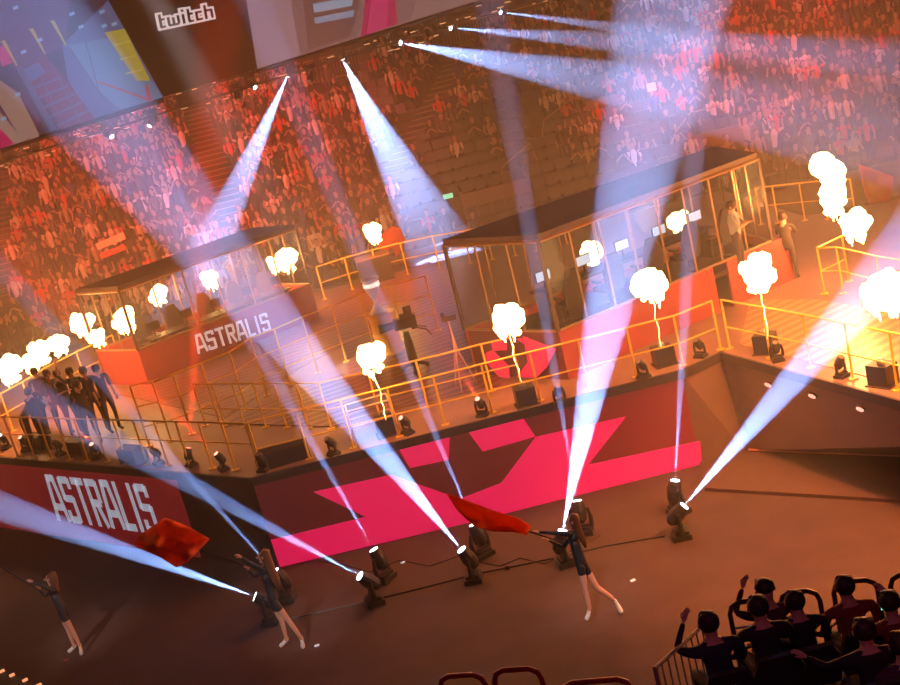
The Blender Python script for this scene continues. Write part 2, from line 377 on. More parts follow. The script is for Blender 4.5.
railing([(p.x, p.y) for p in re_], 'yellow railing behind the line of players at the left stage corner', mids=(.5,))
rf_ = [G(p, HS + 1.1) for p in ((-10, 434), (20, 420), (34, 410))]

# ---- player booths
glass = bpy.data.materials.new('booth_glass'); glass.use_nodes = True; nt = glass.node_tree; nt.nodes.clear()
_o = nt.nodes.new('ShaderNodeOutputMaterial'); _t = nt.nodes.new('ShaderNodeBsdfTransparent'); _g = nt.nodes.new('ShaderNodeBsdfGlossy'); _mx = nt.nodes.new('ShaderNodeMixShader')
_t.inputs[0].default_value = (.9, .93, .95, 1); _g.inputs['Roughness'].default_value = .03; _mx.inputs[0].default_value = .006
nt.links.new(_t.outputs[0], _mx.inputs[1]); nt.links.new(_g.outputs[0], _mx.inputs[2]); nt.links.new(_mx.outputs[0], _o.inputs[0])
M['frame_gold'] = mat('booth_frame', (.32, .2, .12), .35, metal=.4)
M['frame_dark'] = mat('booth_frame_dark', (.05, .035, .03), .4)
M['screen_glow'] = mat('monitor_glow', (.1, .1, .1), .4, emit=(.8, .9, 1), es=.9)

def booth(name, lab, fl_, fr, bl, brr, zg, zr, nf, ns, frame, floor_z, posts_dark=False):
    """four-sided glass booth: red base panel, posts, panes, roof"""
    root = empty(name, (fl_[0], fl_[1], HS)); tag(root, lab, 'booth', 'glass player booths')
    P = [Vector((p[0] - fl_[0], p[1] - fl_[1], 0)) for p in (fl_, fr, brr, bl)]
    fm_ = M[frame]; g = zg - HS; rz_ = zr - HS
    names = ['front_panel', 'side_panel', 'rear_panel', 'side_panel']
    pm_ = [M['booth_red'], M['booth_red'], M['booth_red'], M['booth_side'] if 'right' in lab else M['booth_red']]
    for i in range(4):
        a, b = P[i], P[(i + 1) % 4]; d = (b - a).normalized(); n = Vector((-d.y, d.x, 0))
        if i == 0 and name == 'glass_booth' and 'right' in lab:
            t1, t2 = .70, .77
            for u0, u1 in ((0, t1), (t2, 1.09)):
                MB().slab([a + (b - a) * u0, a + (b - a) * u1, a + (b - a) * u1 + Vector((0, 0, g)), a + (b - a) * u0 + Vector((0, 0, g))], n * .07).build(names[i], M['booth_red'], root)
        else:
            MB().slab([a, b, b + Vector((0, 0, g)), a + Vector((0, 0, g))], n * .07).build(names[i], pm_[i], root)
        MB().slab([a - n * .02 + Vector((0, 0, g + .04)), b - n * .02 + Vector((0, 0, g + .04)), b - n * .02 + Vector((0, 0, rz_ - .04)), a - n * .02 + Vector((0, 0, rz_ - .04))], n * .015).build('glass_pane', glass, root)
        k = (nf if i in (0, 2) else ns)
        for j in range(k):
            q = a + (b - a) * (j / k)
            thick = .07 if j == 0 else .035
            MB().box(q + Vector((0, 0, (g + rz_) / 2)), (thick, thick, rz_ - g), math.atan2(d.y, d.x)).build('post', fm_ if j else M['frame_dark'] if posts_dark else fm_, root)
        MB().tube([a + Vector((0, 0, g + .02)), b + Vector((0, 0, g + .02))], .035, 4).build('sill_rail', fm_, root)
        MB().tube([a + Vector((0, 0, rz_ - .03)), b + Vector((0, 0, rz_ - .03))], .045, 4).build('header_rail', fm_, root)
    MB().slab([p + Vector((0, 0, rz_)) for p in P], (0, 0, .12)).build('roof', M['roof'], root)
    MB().slab([p * .98 + P[2] * .01 + Vector((0, 0, floor_z - HS)) for p in P], (0, 0, .05)).build('booth_floor', M['trim'], root)
    return root
LBF, LBR, LBB = (-8.6, 34.0), (-3.72, 37.2), (-10.1, 35.3)
LBC = (LBR[0] - 1.5, LBR[1] + 1.6)
lb = booth('glass_booth', 'long glass booth on the left with a small white team name on its red panel', LBF, LBR, LBB, LBC, 3.2, 5.0, 6, 3, 'frame_gold', 2.5, True)
d_ = Vector((LBR[0] - LBF[0], LBR[1] - LBF[1], 0)).normalized(); n_ = Vector((d_.y, -d_.x, 0)); Lf = Vector((*LBF, 0))
def on_lb(px):
    d = direction(px); o = Vector((0, 0, CAM_H)); return o + d * ((Lf + n_ * .02 - o).dot(n_) / d.dot(n_))
ta, tb, tc_ = on_lb((199, 354)), on_lb((272, 330)), on_lb((195, 336))
zb_ = (ta.z + tb.z) / 2 - .03; sa = (Vector((ta.x, ta.y, 0)) - Lf).dot(d_); sb = (Vector((tb.x, tb.y, 0)) - Lf).dot(d_)
nm = lettering('team_name', 'ASTRALIS', d_ * sa + n_ * .02 + Vector((0, 0, ta.z - HS)), (tb - ta).normalized(), Vector((0, 0, 1)), (tb - ta).length, tc_.z - ta.z + .03, M['white'], lb, n_ * .01)
RBF, RBR, RBB, RBC = (2.3, 25.25), (8.0, 28.3), (.4, 27.3), (7.6, 30.6)
rbt = booth('glass_booth', 'larger glass booth right of centre with pink star print on its side panel', RBF, RBR, RBB, RBC, 3.25, 5.3, 8, 3, 'frame_gold', 3.0, True)
# pink star print on the side panel of the right booth
a_ = Vector((*RBF, 0)); b_ = Vector((*RBB, 0)); sd = (b_ - a_).normalized(); sn = Vector((-sd.y, sd.x, 0))
if sn.dot(Vector((0, -1, 0))) < 0: sn = -sn
def on_rb(px, off=.09):
    d = direction(px); o = Vector((0, 0, CAM_H)); return o + d * ((a_ + sn * off - o).dot(sn) / d.dot(sn)) - Vector((*RBF, HS))
sp = MB()
for poly in ([(487, 352), (493, 350), (509, 366), (510, 379), (500, 378), (483, 358)], [(491, 342), (507, 338), (507, 350), (493, 351)], [(523, 336), (556, 349), (547, 367), (536, 378), (516, 377), (528, 362)], [(516, 339), (528, 337), (530, 347)]):
    sp.slab([on_rb(p) for p in poly], sn * .008)
sp.build('star_print', mat('booth_pink_print', (.75, .03, .14), .5, emit=(1, .02, .14), es=.3), rbt)  # print is given a glow of its own to show on the dark panel

# chairs, desks and monitors inside the booths
def gaming_chair():
    r = empty('gaming_chair'); d = M['dark_cloth']
    MB().box((0, 0, .46), (.5, .5, .1)).build('seat', d, r)
    bk = MB(); pts = [(-.24, 0, .5), (.24, 0, .5), (.27, -.03, .85), (.2, -.06, 1.12), (.13, -.08, 1.28), (-.13, -.08, 1.28), (-.2, -.06, 1.12), (-.27, -.03, .85)]
    bk.slab([Vector(p) + Vector((0, -.24, 0)) for p in pts], (0, -.09, 0)); bk.build('backrest', d, r)
    MB().box((0, -.345, 1.15), (.1, .012, .06)).build('badge', mat('gold_badge', (.7, .45, .12), .4), r)
    lg = MB().tube([(0, 0, .1), (0, 0, .42)], .035, 8)
    for k in range(5): lg.tube([(0, 0, .1), (.3 * math.cos(k * 1.2566), .3 * math.sin(k * 1.2566), .05)], .025, 6)
    lg.build('swivel_base', M['black'], r)
    for s in (-1, 1): MB().box((s * .29, 0, .68), (.07, .3, .05)).tube([(s * .29, 0, .46), (s * .29, 0, .66)], .02, 6).build('armrest', M['black'], r)
    return r
def desk_monitor():
    r = empty('monitor')
    MB().box((0, 0, .01), (.25, .2, .02)).tube([(0, 0, .02), (0, 0, .2)], .02, 6).build('stand', M['black'], r)
    hs_ = MB().box((0, 0, .32), (.42, .035, .25)).build('housing', M['black'], r)
    MB().box((0, -.02, .32), (.38, .006, .21)).build('display', M['screen_glow'], hs_)
    return r
gc = gaming_chair(); dm = desk_monitor(); remember(gc); remember(dm)
def place(proto, used, name_loc, rz, lab, cat, grp):
    o = proto if not used else copy_tree(proto)
    o.location = name_loc; o.rotation_euler.z = rz; tag(o, lab, cat, grp); return o
def furnish(F, Rr, Bk, zf, who, used, n, face_sign):
    F = Vector((*F, zf)); Rr = Vector((*Rr, zf)); Bk = Vector((*Bk, zf)); d = (Rr - F).normalized(); L = (Rr - F).length
    nin = Vector((-d.y, d.x, 0)); ang = math.atan2(d.y, d.x)
    dp, cp = (1.5, .75) if face_sign > 0 else (.5, 1.15)
    ds = empty('long_desk', F + d * (L * .5) + nin * dp, ang); tag(ds, f'long black desk inside the {who} glass booth', 'desk', 'desks in the booths')
    MB().box((0, 0, .72), (L * .8, .6, .05)).build('desktop', M['black'], ds)
    for s in (-1, 1): MB().box((s * L * .38, 0, .35), (.06, .5, .7)).build('leg', M['black'], ds)
    for k in range(n):
        u = L * (.14 + .72 * k / (n - 1))
        place(gc, used or k, F + d * u + nin * cp, ang + (0 if face_sign > 0 else PI), f'black gaming chair in the {who} glass booth, {["at the near end", "second from the near end", "in the middle", "second from the far end", "at the far end"][k]}', 'chair', f'gaming chairs in the {who} booth')
        place(dm, used or k, F + d * u + nin * dp + Vector((0, 0, .745)), ang + (0 if face_sign > 0 else PI), f'desk monitor in the {who} glass booth, {["at the near end", "second from the near end", "in the middle", "second from the far end", "at the far end"][k]}', 'monitor', f'monitors in the {who} booth')
furnish(RBF, RBR, RBB, 3.05, 'right', 0, 5, 1)
furnish(LBF, LBR, LBB, 2.55, 'left', 1, 5, -1)

# ---- fire
fire_m = mat('fire', (0, 0, 0), 1, emit=(1, .60, .20), es=14); fire_m.cycles.emission_sampling = 'NONE'
def fireball(px, r, lab, z=4.05, k=1.0, tall=0, seed=0, e=1.0, box=None):
    rnd = random.Random(seed * 13 + 5)
    q = fpt(px, z, k); mb = MB()
    def blob(c, rr):
        bm = bmesh.new(); bmesh.ops.create_icosphere(bm, subdivisions=2, radius=rr)
        ph = [rnd.uniform(0, 6) for _ in range(6)]
        for v in bm.verts:
            n = v.co.normalized()
            s = 1 + .10 * math.sin(7 * n.x + ph[0]) * math.sin(7 * n.y + ph[1]) + .07 * math.sin(13 * n.z + ph[2]) * math.sin(12 * n.x + ph[3])
            v.co *= s
        mb.add([v.co + Vector(c) for v in bm.verts], [[v.index for v in f.verts] for f in bm.faces]); bm.free()
    blob((0, 0, 0), r * .8)
    for i in range(11):
        a = rnd.uniform(0, 2 * PI); t = rnd.uniform(-.45, .75); rr = math.sqrt(max(.1, 1 - t * t))
        blob((r * .62 * rr * math.cos(a), r * .62 * rr * math.sin(a), r * t * .75), r * rnd.uniform(.3, .48))
    for i in range(12):      # ragged licks below
        a = rnd.uniform(0, 2 * PI); x, y = r * .5 * math.cos(a), r * .5 * math.sin(a); z0 = -r * rnd.uniform(.6, .85)
        blob((x, y, z0 - r * .1), r * rnd.uniform(.10, .2))
        if i % 3 == 0: mb.tube([(x * .9, y * .9, z0), (x * .7, y * .7, z0 - r * rnd.uniform(.3, .7))], [r * .09, r * .03], 5)
    for i in range(tall):
        blob((rnd.uniform(-.08, .08), rnd.uniform(-.08, .08), r * (.6 + .62 * i)), r * rnd.uniform(.72, .95))
    if box:
        zt = box - q.z; n_ = 9
        mb.tube([(rnd.uniform(-.03, .03), rnd.uniform(-.03, .03), -r * .6 + (zt + r * .6) * i / n_) for i in range(n_ + 1)], [rnd.uniform(.003, .009) * (1.4 - i / n_) for i in range(n_ + 1)], 6)
    o = mb.build('fireball', fire_m, smooth=True); o.location = q; o.visible_shadow = False
    tag(o, lab, 'fire', 'fireballs bursting over the stage')
    light('POINT', 'fire_light', q, 460 * FIRE * e, (1, .29, .07), shadow_soft_size=r * .8)
    return q
def flame_machine(p, rz, lab, s=1.0):
    r = empty('flame_machine', p, rz); tag(r, lab, 'machine', 'flame machines')
    MB().box((0, 0, .2 * s), (.42 * s, .36 * s, .4 * s)).build('housing', M['black'], r)
    MB().lathe([(.07, .4 * s), (.07, .46 * s), (.045, .5 * s), (.03, .5 * s)], n=10).build('nozzle', mat('steel', (.4, .4, .42), .35, .8), r)
    MB().box((0, 0, .01), (.5 * s, .44 * s, .02)).build('base_plate', M['trim'], r)
    return r
FB = [
    ((506, 319), .37, 'round fireball over the front stage edge above the pink star wall', {'box': HS + .5}),
    ((649, 283), .38, 'round fireball in front of the right glass booth above the plain red base panel', {'box': HS + .5}),
    ((757, 272), .38, 'round fireball over the stage corner above the fold of the stage wall', {'box': HS + .5}),
    ((370, 356), .35, 'fireball at the front rail left of the broadcast camera', {'box': HS + .5}),
    ((885, 292), .42, 'large fireball at the right edge of the photo over the planked wing', {}),
    ((855, 224), .34, 'fireball just right of the foot of the tall flame column', {'k': 1.0}),
    ((832, 200), .34, 'tall stacked column of fire at the upper right of the stage', {'tall': 4}),
    ((593, 251), .36, 'small fireball seen through the left end of the right glass booth', {'k': 1.16}),
    ((679, 221), .33, 'small fireball seen through the middle of the right glass booth', {'k': 1.14}),
    ((373, 232), .33, 'small fireball over the rear stage edge in front of the red flag', {}),
    ((286, 258), .40, 'fireball behind the right end of the left glass booth, higher of two', {}),
    ((275, 264), .26, 'fireball behind the right end of the left glass booth, lower of two', {}),
    ((210, 279), .30, 'small fireball behind the middle of the left glass booth', {}),
    ((158, 294), .32, 'small fireball behind the left half of the left glass booth', {}),
    ((124, 319), .38, 'fireball behind the near left corner of the left glass booth', {}),
    ((82, 323), .38, 'fireball just left of the left glass booth, higher of two', {}),
    ((97, 337), .26, 'fireball just left of the left glass booth, lower of two', {}),
    ((58, 343), .32, 'fireball above the raised fist of the player line', {}),
    ((40, 351), .34, 'fireball over the left end of the player line', {}),
    ((30, 362), .28, 'fireball low behind the leftmost player', {}),
    ((8, 368), .38, 'fireball at the left edge of the photo', {}),
]
for i, (px, r, lab, kw) in enumerate(FB):
    if px[0] > 120 and px[0] < 300 or px[0] < 120: kw = dict(kw, e=1.05)
    if px[0] > 820: kw = dict(kw, e=2.2)
    fireball(px, r, lab, seed=i, **kw)
for px, rz, lab, s in (((527, 404), .1, 'black flame machine on the front stage edge, nearest the middle of the stage', 1), ((665, 364), .1, 'black flame machine on the front stage edge below the right booth fireball', 1), ((767, 352), -.6, 'black flame machine behind the rail near the stage corner', 1), ((884, 384), -1, 'black flame machine at the right edge of the photo behind the wing rail', 1), ((388, 434), .1, 'black flame machine on the front edge by the pale work frame', 1)):
    q = G(px, HS); flame_machine((q.x, q.y, HS), rz, lab, s)
q = G((378, 281), HS); rs = empty('rear_riser', (q.x, q.y, HS), .1); tag(rs, 'black equipment box on the rear stage edge behind the trophy', 'box')
MB().box((0, 0, .42), (1.1, .7, .84)).build('case', M['black'], rs); MB().box((0, 0, .87), (1.14, .74, .05)).build('lid', M['frame_gold'], rs)

# ---- moving head lights
lens_m = mat('lens_glow', (.1, .1, .1), .2, emit=(.75, .87, 1.0), es=9.0)
lens_red = mat('lens_red_glow', (.1, .02, .02), .2, emit=(1, .28, .2), es=3.5)
lens_warm = mat('lens_dim', (.25, .2, .15), .15)
def moving_head(p, tgt, lab, s=1.0, lens=lens_m, hang=False, grp='ground moving lights'):
    """base box, yoke and a pointed head aimed at tgt; returns lens position"""
    sg = -1 if hang else 1
    p = Vector(p); tgt = Vector(tgt); r = empty('moving_head_light', p); tag(r, lab, 'stage light', grp)
    hc = p + Vector((0, 0, sg * .48 * s)); d = (tgt - hc).normalized(); az = math.atan2(d.y, d.x) - PI / 2
    R = Matrix.Rotation(az, 3, 'Z'); q = lambda x, y, z: R @ Vector((x * s, y * s, z * s * sg))
    b = MB(); b.slab([q(-.2, -.17, 0), q(.2, -.17, 0), q(.2, .17, 0), q(-.2, .17, 0)], (0, 0, .1 * s * sg)); b.slab([q(-.16, -.13, .1), q(.16, -.13, .1), q(.16, .13, .1), q(-.16, .13, .1)], (0, 0, .06 * s * sg)); b.build('base', M['black'], r)
    y = MB(); y.box(q(0, 0, .18), (.36 * s, .12 * s, .05 * s), az)
    for k in (-1, 1): y.tube([q(k * .19, 0, .16), q(k * .2, 0, .35), q(k * .17, 0, .54)], [.05 * s, .045 * s, .03 * s], 6)
    y.build('yoke', M['black'], r)
    dl = d; h0 = hc - p
    hd_ = MB().tube([h0 - dl * .24 * s, h0 - dl * .17 * s, h0, h0 + dl * .14 * s, h0 + dl * .2 * s], [.07 * s, .13 * s, .15 * s, .125 * s, .105 * s], 12).build('head', M['black'], r, smooth=False)
    MB().tube([h0 + dl * .2 * s, h0 + dl * .215 * s], .088 * s, 14).build('lens', lens, hd_)
    return hc + dl * .26 * s, d
LP = lambda px, y: Yp(px, y)
GL = [ # base px, aim (px, y), energy, cone, label
    ((272, 622), ((-40, 492), 22.6), 4.5, .12, 'ground moving light left of the long-haired dancer with a low beam to the left edge'),
    ((288, 600), ((165, 450), 22.7), 2.6, .06, 'ground moving light just behind the long-haired dancer'),
    ((375, 603), ((220, 500), 21.0), 2.8, .10, 'ground moving light with a wide beam crossing the black end of the left wall'),
    ((385, 580), ((270, 370), 23.2), 2.6, .075, 'ground moving light with a thin beam, near the left end of the pink star'),
    ((474, 580), ((322, 380), 21.6), 4.2, .19, 'ground moving light with a bright wide beam rising left, mid wall'),
    ((483, 556), ((400, 350), 23.3), 2.6, .07, 'ground moving light half hidden by the streaming orange flag'),
    ((566, 564), ((604, 330), 21.3), 5.5, .22, 'ground moving light with the brightest wide beam, beside the kicking dancer'),
    ((584, 533), ((556, 380), 23.0), 2.4, .07, 'ground moving light just behind the kicking dancer with a thin beam'),
    ((679, 513), ((686, 290), 22.6), 3.2, .075, 'ground moving light at the right end of the star wall with a thin upright beam'),
    ((682, 537), ((805, 365), 20.8), 5, .18, 'ground moving light with a wide beam rising right toward the wing'),
]
for px, (tp, ty), e, an, lab in GL:
    p = G(px); l, d = moving_head((p.x, p.y, 0), LP(tp, ty), lab, 1.0)
    beam(l, l + d, e * 10000, an)
SL = [ # small lights on the stage edge
    ((6, 449), lens_m, None, 'small stage-edge light at the left edge of the photo'), ((27, 451), lens_red, None, 'small stage-edge light glowing red below the crouching photographer'),
    ((61, 455), lens_warm, None, 'small unlit stage-edge light below the middle of the player line'), ((98, 459), lens_red, None, 'small stage-edge light glowing red below the right end of the player line'),
    ((159, 464), lens_warm, None, 'small unlit stage-edge light crossed by a blue beam'),
    ((192, 466), lens_red, ((196, 340), 26.5), 'small stage-edge light sending a red beam straight up'), ((224, 470), lens_red, ((165, 405), 24.7), 'small stage-edge light sending a red beam up to the left'),
    ((264, 471), lens_warm, None, 'small dark stage-edge light at the left front stage corner'), ((334, 455), lens_warm, None, 'small dark stage-edge light left of the wide blue beam'),
    ((408, 434), lens_red, None, 'small stage-edge light glowing red beside the pale work frame'), ((483, 416), lens_red, None, 'small stage-edge light glowing red left of the middle flame machine'),
    ((561, 404), lens_warm, None, 'small dark stage-edge light right of the middle flame machine'), ((644, 378), lens_warm, None, 'small stage-edge light under the right glass booth, left of a flame machine'),
    ((701, 357), lens_warm, None, 'small stage-edge light between the two stage corners'), ((778, 361), lens_warm, None, 'small stage-edge light beside the flame machine near the stage corner'),
    ((842, 377), lens_warm, None, 'small stage-edge light on the wing, right of the wide blue beam')]
for px, lm, tg, lab in SL:
    p = G(px, HS); t = LP(*tg) if tg else p + Vector((random.uniform(-.6, .3), -.4, 1.2))
    l, d = moving_head((p.x, p.y, HS), t, lab, .62, lm, grp='small lights on the stage edge')
    if tg: beam(l, l + d, 16000, .13, (1, .035, .015))
    elif lm is lens_red: beam(l, l + d, 1500, .3, (1, .05, .02))
for px, rz, lab in (((285, 462), .15, 'long black speaker wedge at the left front stage corner'), ((135, 461), -.7, 'black speaker wedge beside the rail, left wall'), ((82, 452), -.7, 'large black monitor wedge in front of the players'), ((40, 447), -.7, 'black case in front of the leftmost players')):
    p = G(px, HS); r = empty('stage_wedge', (p.x, p.y, HS), rz); tag(r, lab, 'speaker', 'speaker wedges on the stage edge')
    wd = 1.1 if 'long' in lab else .6
    MB().slab([(-wd / 2, -.2, 0), (-wd / 2, .2, 0), (-wd / 2, .2, .22), (-wd / 2, 0, .4), (-wd / 2, -.2, .34)], (wd, 0, 0)).build('cabinet', M['black'], r)
    MB().slab([(-wd / 2 + .03, .2, .24), (wd / 2 - .03, .2, .24), (wd / 2 - .03, .02, .4), (-wd / 2 + .03, .02, .4)], (0, .01, .01)).build('grille', M['dark_cloth'], r)

# pale work frame on the front edge
p = G((382, 440), HS); r = empty('work_frame', (p.x, p.y, HS), .1); tag(r, 'pale tubular frame with a black shelf on the front stage edge', 'stand')
fr = MB()
for x in (-.55, .35):
    for y in (0, .5): fr.tube([(x, y, 0), (x, y, .8)], .02, 6)
for z in (.8, .45):
    fr.tube([(-.55, 0, z), (.35, 0, z), (.35, .5, z), (-.55, .5, z), (-.55, 0, z)], .02, 6)
fr.build('frame', mat('pale_tube', (.7, .55, .45), .4), r); MB().box((-.1, .25, .78), (.85, .46, .03)).build('shelf', M['black'], r)

# ---- trophy on a gold drum
p = G((391, 352), HS); bp = Vector((p.x, p.y, HS))
ped = empty('trophy_pedestal', bp); tag(ped, 'golden yellow drum pedestal carrying the silver trophy', 'pedestal')
gold = mat('gold_drum', (.72, .42, .08), .35, metal=.3)
MB().lathe([(.36, 0), (.36, .08), (.34, .1), (.34, .48), (.355, .5), (.355, .56), (.34, .58), (.34, .98), (.37, 1.0), (.37, 1.1)], n=32).build('drum', gold, ped, smooth=False)
tp = Vector((bp.x - .05, bp.y, HS + 1.1)); t = empty('trophy', tp); t.scale = (.62, .62, .72); tag(t, 'silver trophy cup standing on the golden drum', 'trophy')
sil = mat('silver', (.75, .72, .8), .3, metal=.45)
MB().lathe([(.34, 0), (.34, .06), (.29, .08), (.27, .16), (.2, .18), (.18, .26), (.1, .32), (.07, .42), (.1, .5)], n=24).build('foot', sil, t, smooth=True)
MB().lathe([(.08, .5), (.16, .62), (.26, .8), (.33, 1.0), (.33, 1.16), (.3, 1.2), (.38, 1.24), (.38, 1.3), (.3, 1.31)], n=24).build('cup', sil, t, smooth=True)
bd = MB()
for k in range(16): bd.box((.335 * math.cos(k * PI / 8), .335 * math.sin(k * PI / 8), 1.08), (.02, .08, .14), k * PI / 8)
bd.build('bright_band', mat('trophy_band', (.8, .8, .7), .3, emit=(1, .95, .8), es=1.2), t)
sp_ = light('SPOT', 'trophy_light', (-4.5, 22, 16), 52000, (1, .84, .8), spot_size=.11, spot_blend=.6, shadow_soft_size=.1); aim(sp_, (-2.4, 30.6, HS))

# ---- broadcast camera on a pedestal, stage tripod
p = G((416, 371), HS); r = empty('broadcast_camera', (p.x, p.y, HS)); r.scale = (.78, .78, .82); tag(r, 'black broadcast camera on a pedestal right of the golden drum', 'camera')
pd = MB().tube([(0, 0, .2), (0, 0, .9), (0, 0, 1.25)], [.16, .14, .09], 12)
for k in range(3):
    a = k * 2.094 + .5; pd.tube([(0, 0, .3), (.45 * math.cos(a), .45 * math.sin(a), .1)], .05, 6).ball((.45 * math.cos(a), .45 * math.sin(a), .08), .08, 8)
pd.build('pedestal', M['black'], r)
MB().box((0, 0, 1.52), (.62, .26, .32)).box((.12, 0, 1.74), (.4, .2, .12)).box((.3, .05, 1.5), (.2, .3, .42)).build('camera_body', M['black'], r)
MB().tube([(-.3, 0, 1.52), (-.55, 0, 1.5), (-.78, 0, 1.5)], [.11, .12, .15], 12).build('lens_barrel', M['black'], r)
MB().tube([(.3, -.1, 1.35), (.65, -.15, 1.2), (.75, -.1, 1.0)], .02, 6).tube([(.3, .1, 1.35), (.65, .2, 1.2)], .02, 6).build('pan_handle', M['black'], r)
MB().box((.2, -.02, 1.9), (.25, .04, .2), .3).tube([(.2, 0, 1.75), (.2, 0, 1.85)], .02, 6).build('viewfinder', M['dark_cloth'], r)
p = G((465, 388), HS); r = empty('tripod', (p.x, p.y, HS)); tag(r, 'slim pale tripod standing mid-stage left of the right glass booth', 'tripod')
tm = mat('tripod_metal', (.45, .32, .34), .35, metal=.4)
for k in range(3):
    a = k * 2.094 + .2; MB().tube([(0, 0, 1.35), (.05 * math.cos(a), .05 * math.sin(a), .9), (.3 * math.cos(a), .3 * math.sin(a), 0)], [.022, .02, .014], 6).build('leg', tm, r)
MB().tube([(0, 0, .8), (0, 0, 1.6)], .02, 6).build('column', tm, r); MB().box((.05, 0, 1.66), (.28, .1, .1)).box((-.1, .02, 1.72), (.08, .12, .18)).build('head', M['black'], r)

# ---------------------------------------------------------------- people
def skin_mesh(joints, bones, mats_, regions, sub=1):
    """joints name->(pos, radius); bones pairs; regions: bone index -> material slot; one continuous skinned surface"""
    names = list(joints); idx = {n: i for i, n in enumerate(names)}
    me = bpy.data.meshes.new('tmp'); me.from_pydata([tuple(joints[n][0]) for n in names], [(idx[a], idx[b]) for a, b in bones], [])
    o = bpy.data.objects.new('tmp', me); COL.objects.link(o)
    sk = o.modifiers.new('s', 'SKIN'); sk.use_smooth_shade = True
    if sub: sb_ = o.modifiers.new('u', 'SUBSURF'); sb_.levels = sub
    for i, n in enumerate(names):
        r_ = joints[n][1]; v = me.skin_vertices[0].data[i]
        v.radius = (r_, r_) if not isinstance(r_, tuple) else r_; v.use_root = (i == 0)
    dg = bpy.context.evaluated_depsgraph_get(); ev = o.evaluated_get(dg); m2 = bpy.data.meshes.new_from_object(ev)
    bpy.data.objects.remove(o); bpy.data.meshes.remove(me)
    m2.materials.clear()
    for m in mats_: m2.materials.append(m)
    ba = np.array([joints[a][0] for a, b in bones]); bb = np.array([joints[b][0] for a, b in bones])
    ct = np.array([p.center for p in m2.polygons]); ab = bb - ba
    t_ = ((ct[:, None] - ba[None]) * ab[None]).sum(2) / np.maximum((ab ** 2).sum(1), 1e-9)[None]; t_ = np.clip(t_, 0, 1)
    dist = np.linalg.norm(ct[:, None] - (ba[None] + ab[None] * t_[..., None]), axis=2)
    near = dist.argmin(1); m2.polygons.foreach_set('material_index', np.array([regions[i] for i in near], dtype=np.int32))
    m2.polygons.foreach_set('use_smooth', [True] * len(m2.polygons)); m2.update()
    return m2

def hand_into(mb, wrist, d, s=1.0, up=Vector((0, 0, 1)), mi=0, curl=.5):
    d = Vector(d).normalized(); sd = d.cross(up).normalized(); nn_ = sd.cross(d).normalized(); w_ = Vector(wrist)
    mb.tube([w_, w_ + d * .05 * s, w_ + d * .09 * s], [.022 * s, .036 * s, .034 * s], 6, mi, sc2=.6)
    for k, (o_, L_) in enumerate(((-.026, .062), (-.009, .072), (.009, .068), (.026, .052))):
        b = w_ + d * .085 * s + sd * o_ * s; k1 = b + d * L_ * .5 * s - nn_ * .012 * s * curl; k2 = k1 + d * L_ * .35 * s - nn_ * .03 * s * curl
        mb.tube([b, k1, k2], [.009 * s, .0085 * s, .007 * s], 5, mi)
    b = w_ + d * .03 * s - sd * .03 * s; mb.tube([b, b + d * .03 * s - sd * .025 * s, b + d * .06 * s - sd * .02 * s - nn_ * .015 * s], [.011 * s, .010 * s, .008 * s], 5, mi)

def append_mb(me, mb):
    bm = bmesh.new(); bm.from_mesh(me); t2 = mb.mesh('tmp2', [m for m in me.materials]); bm.from_mesh(t2); bm.to_mesh(me); bm.free(); bpy.data.meshes.remove(t2)

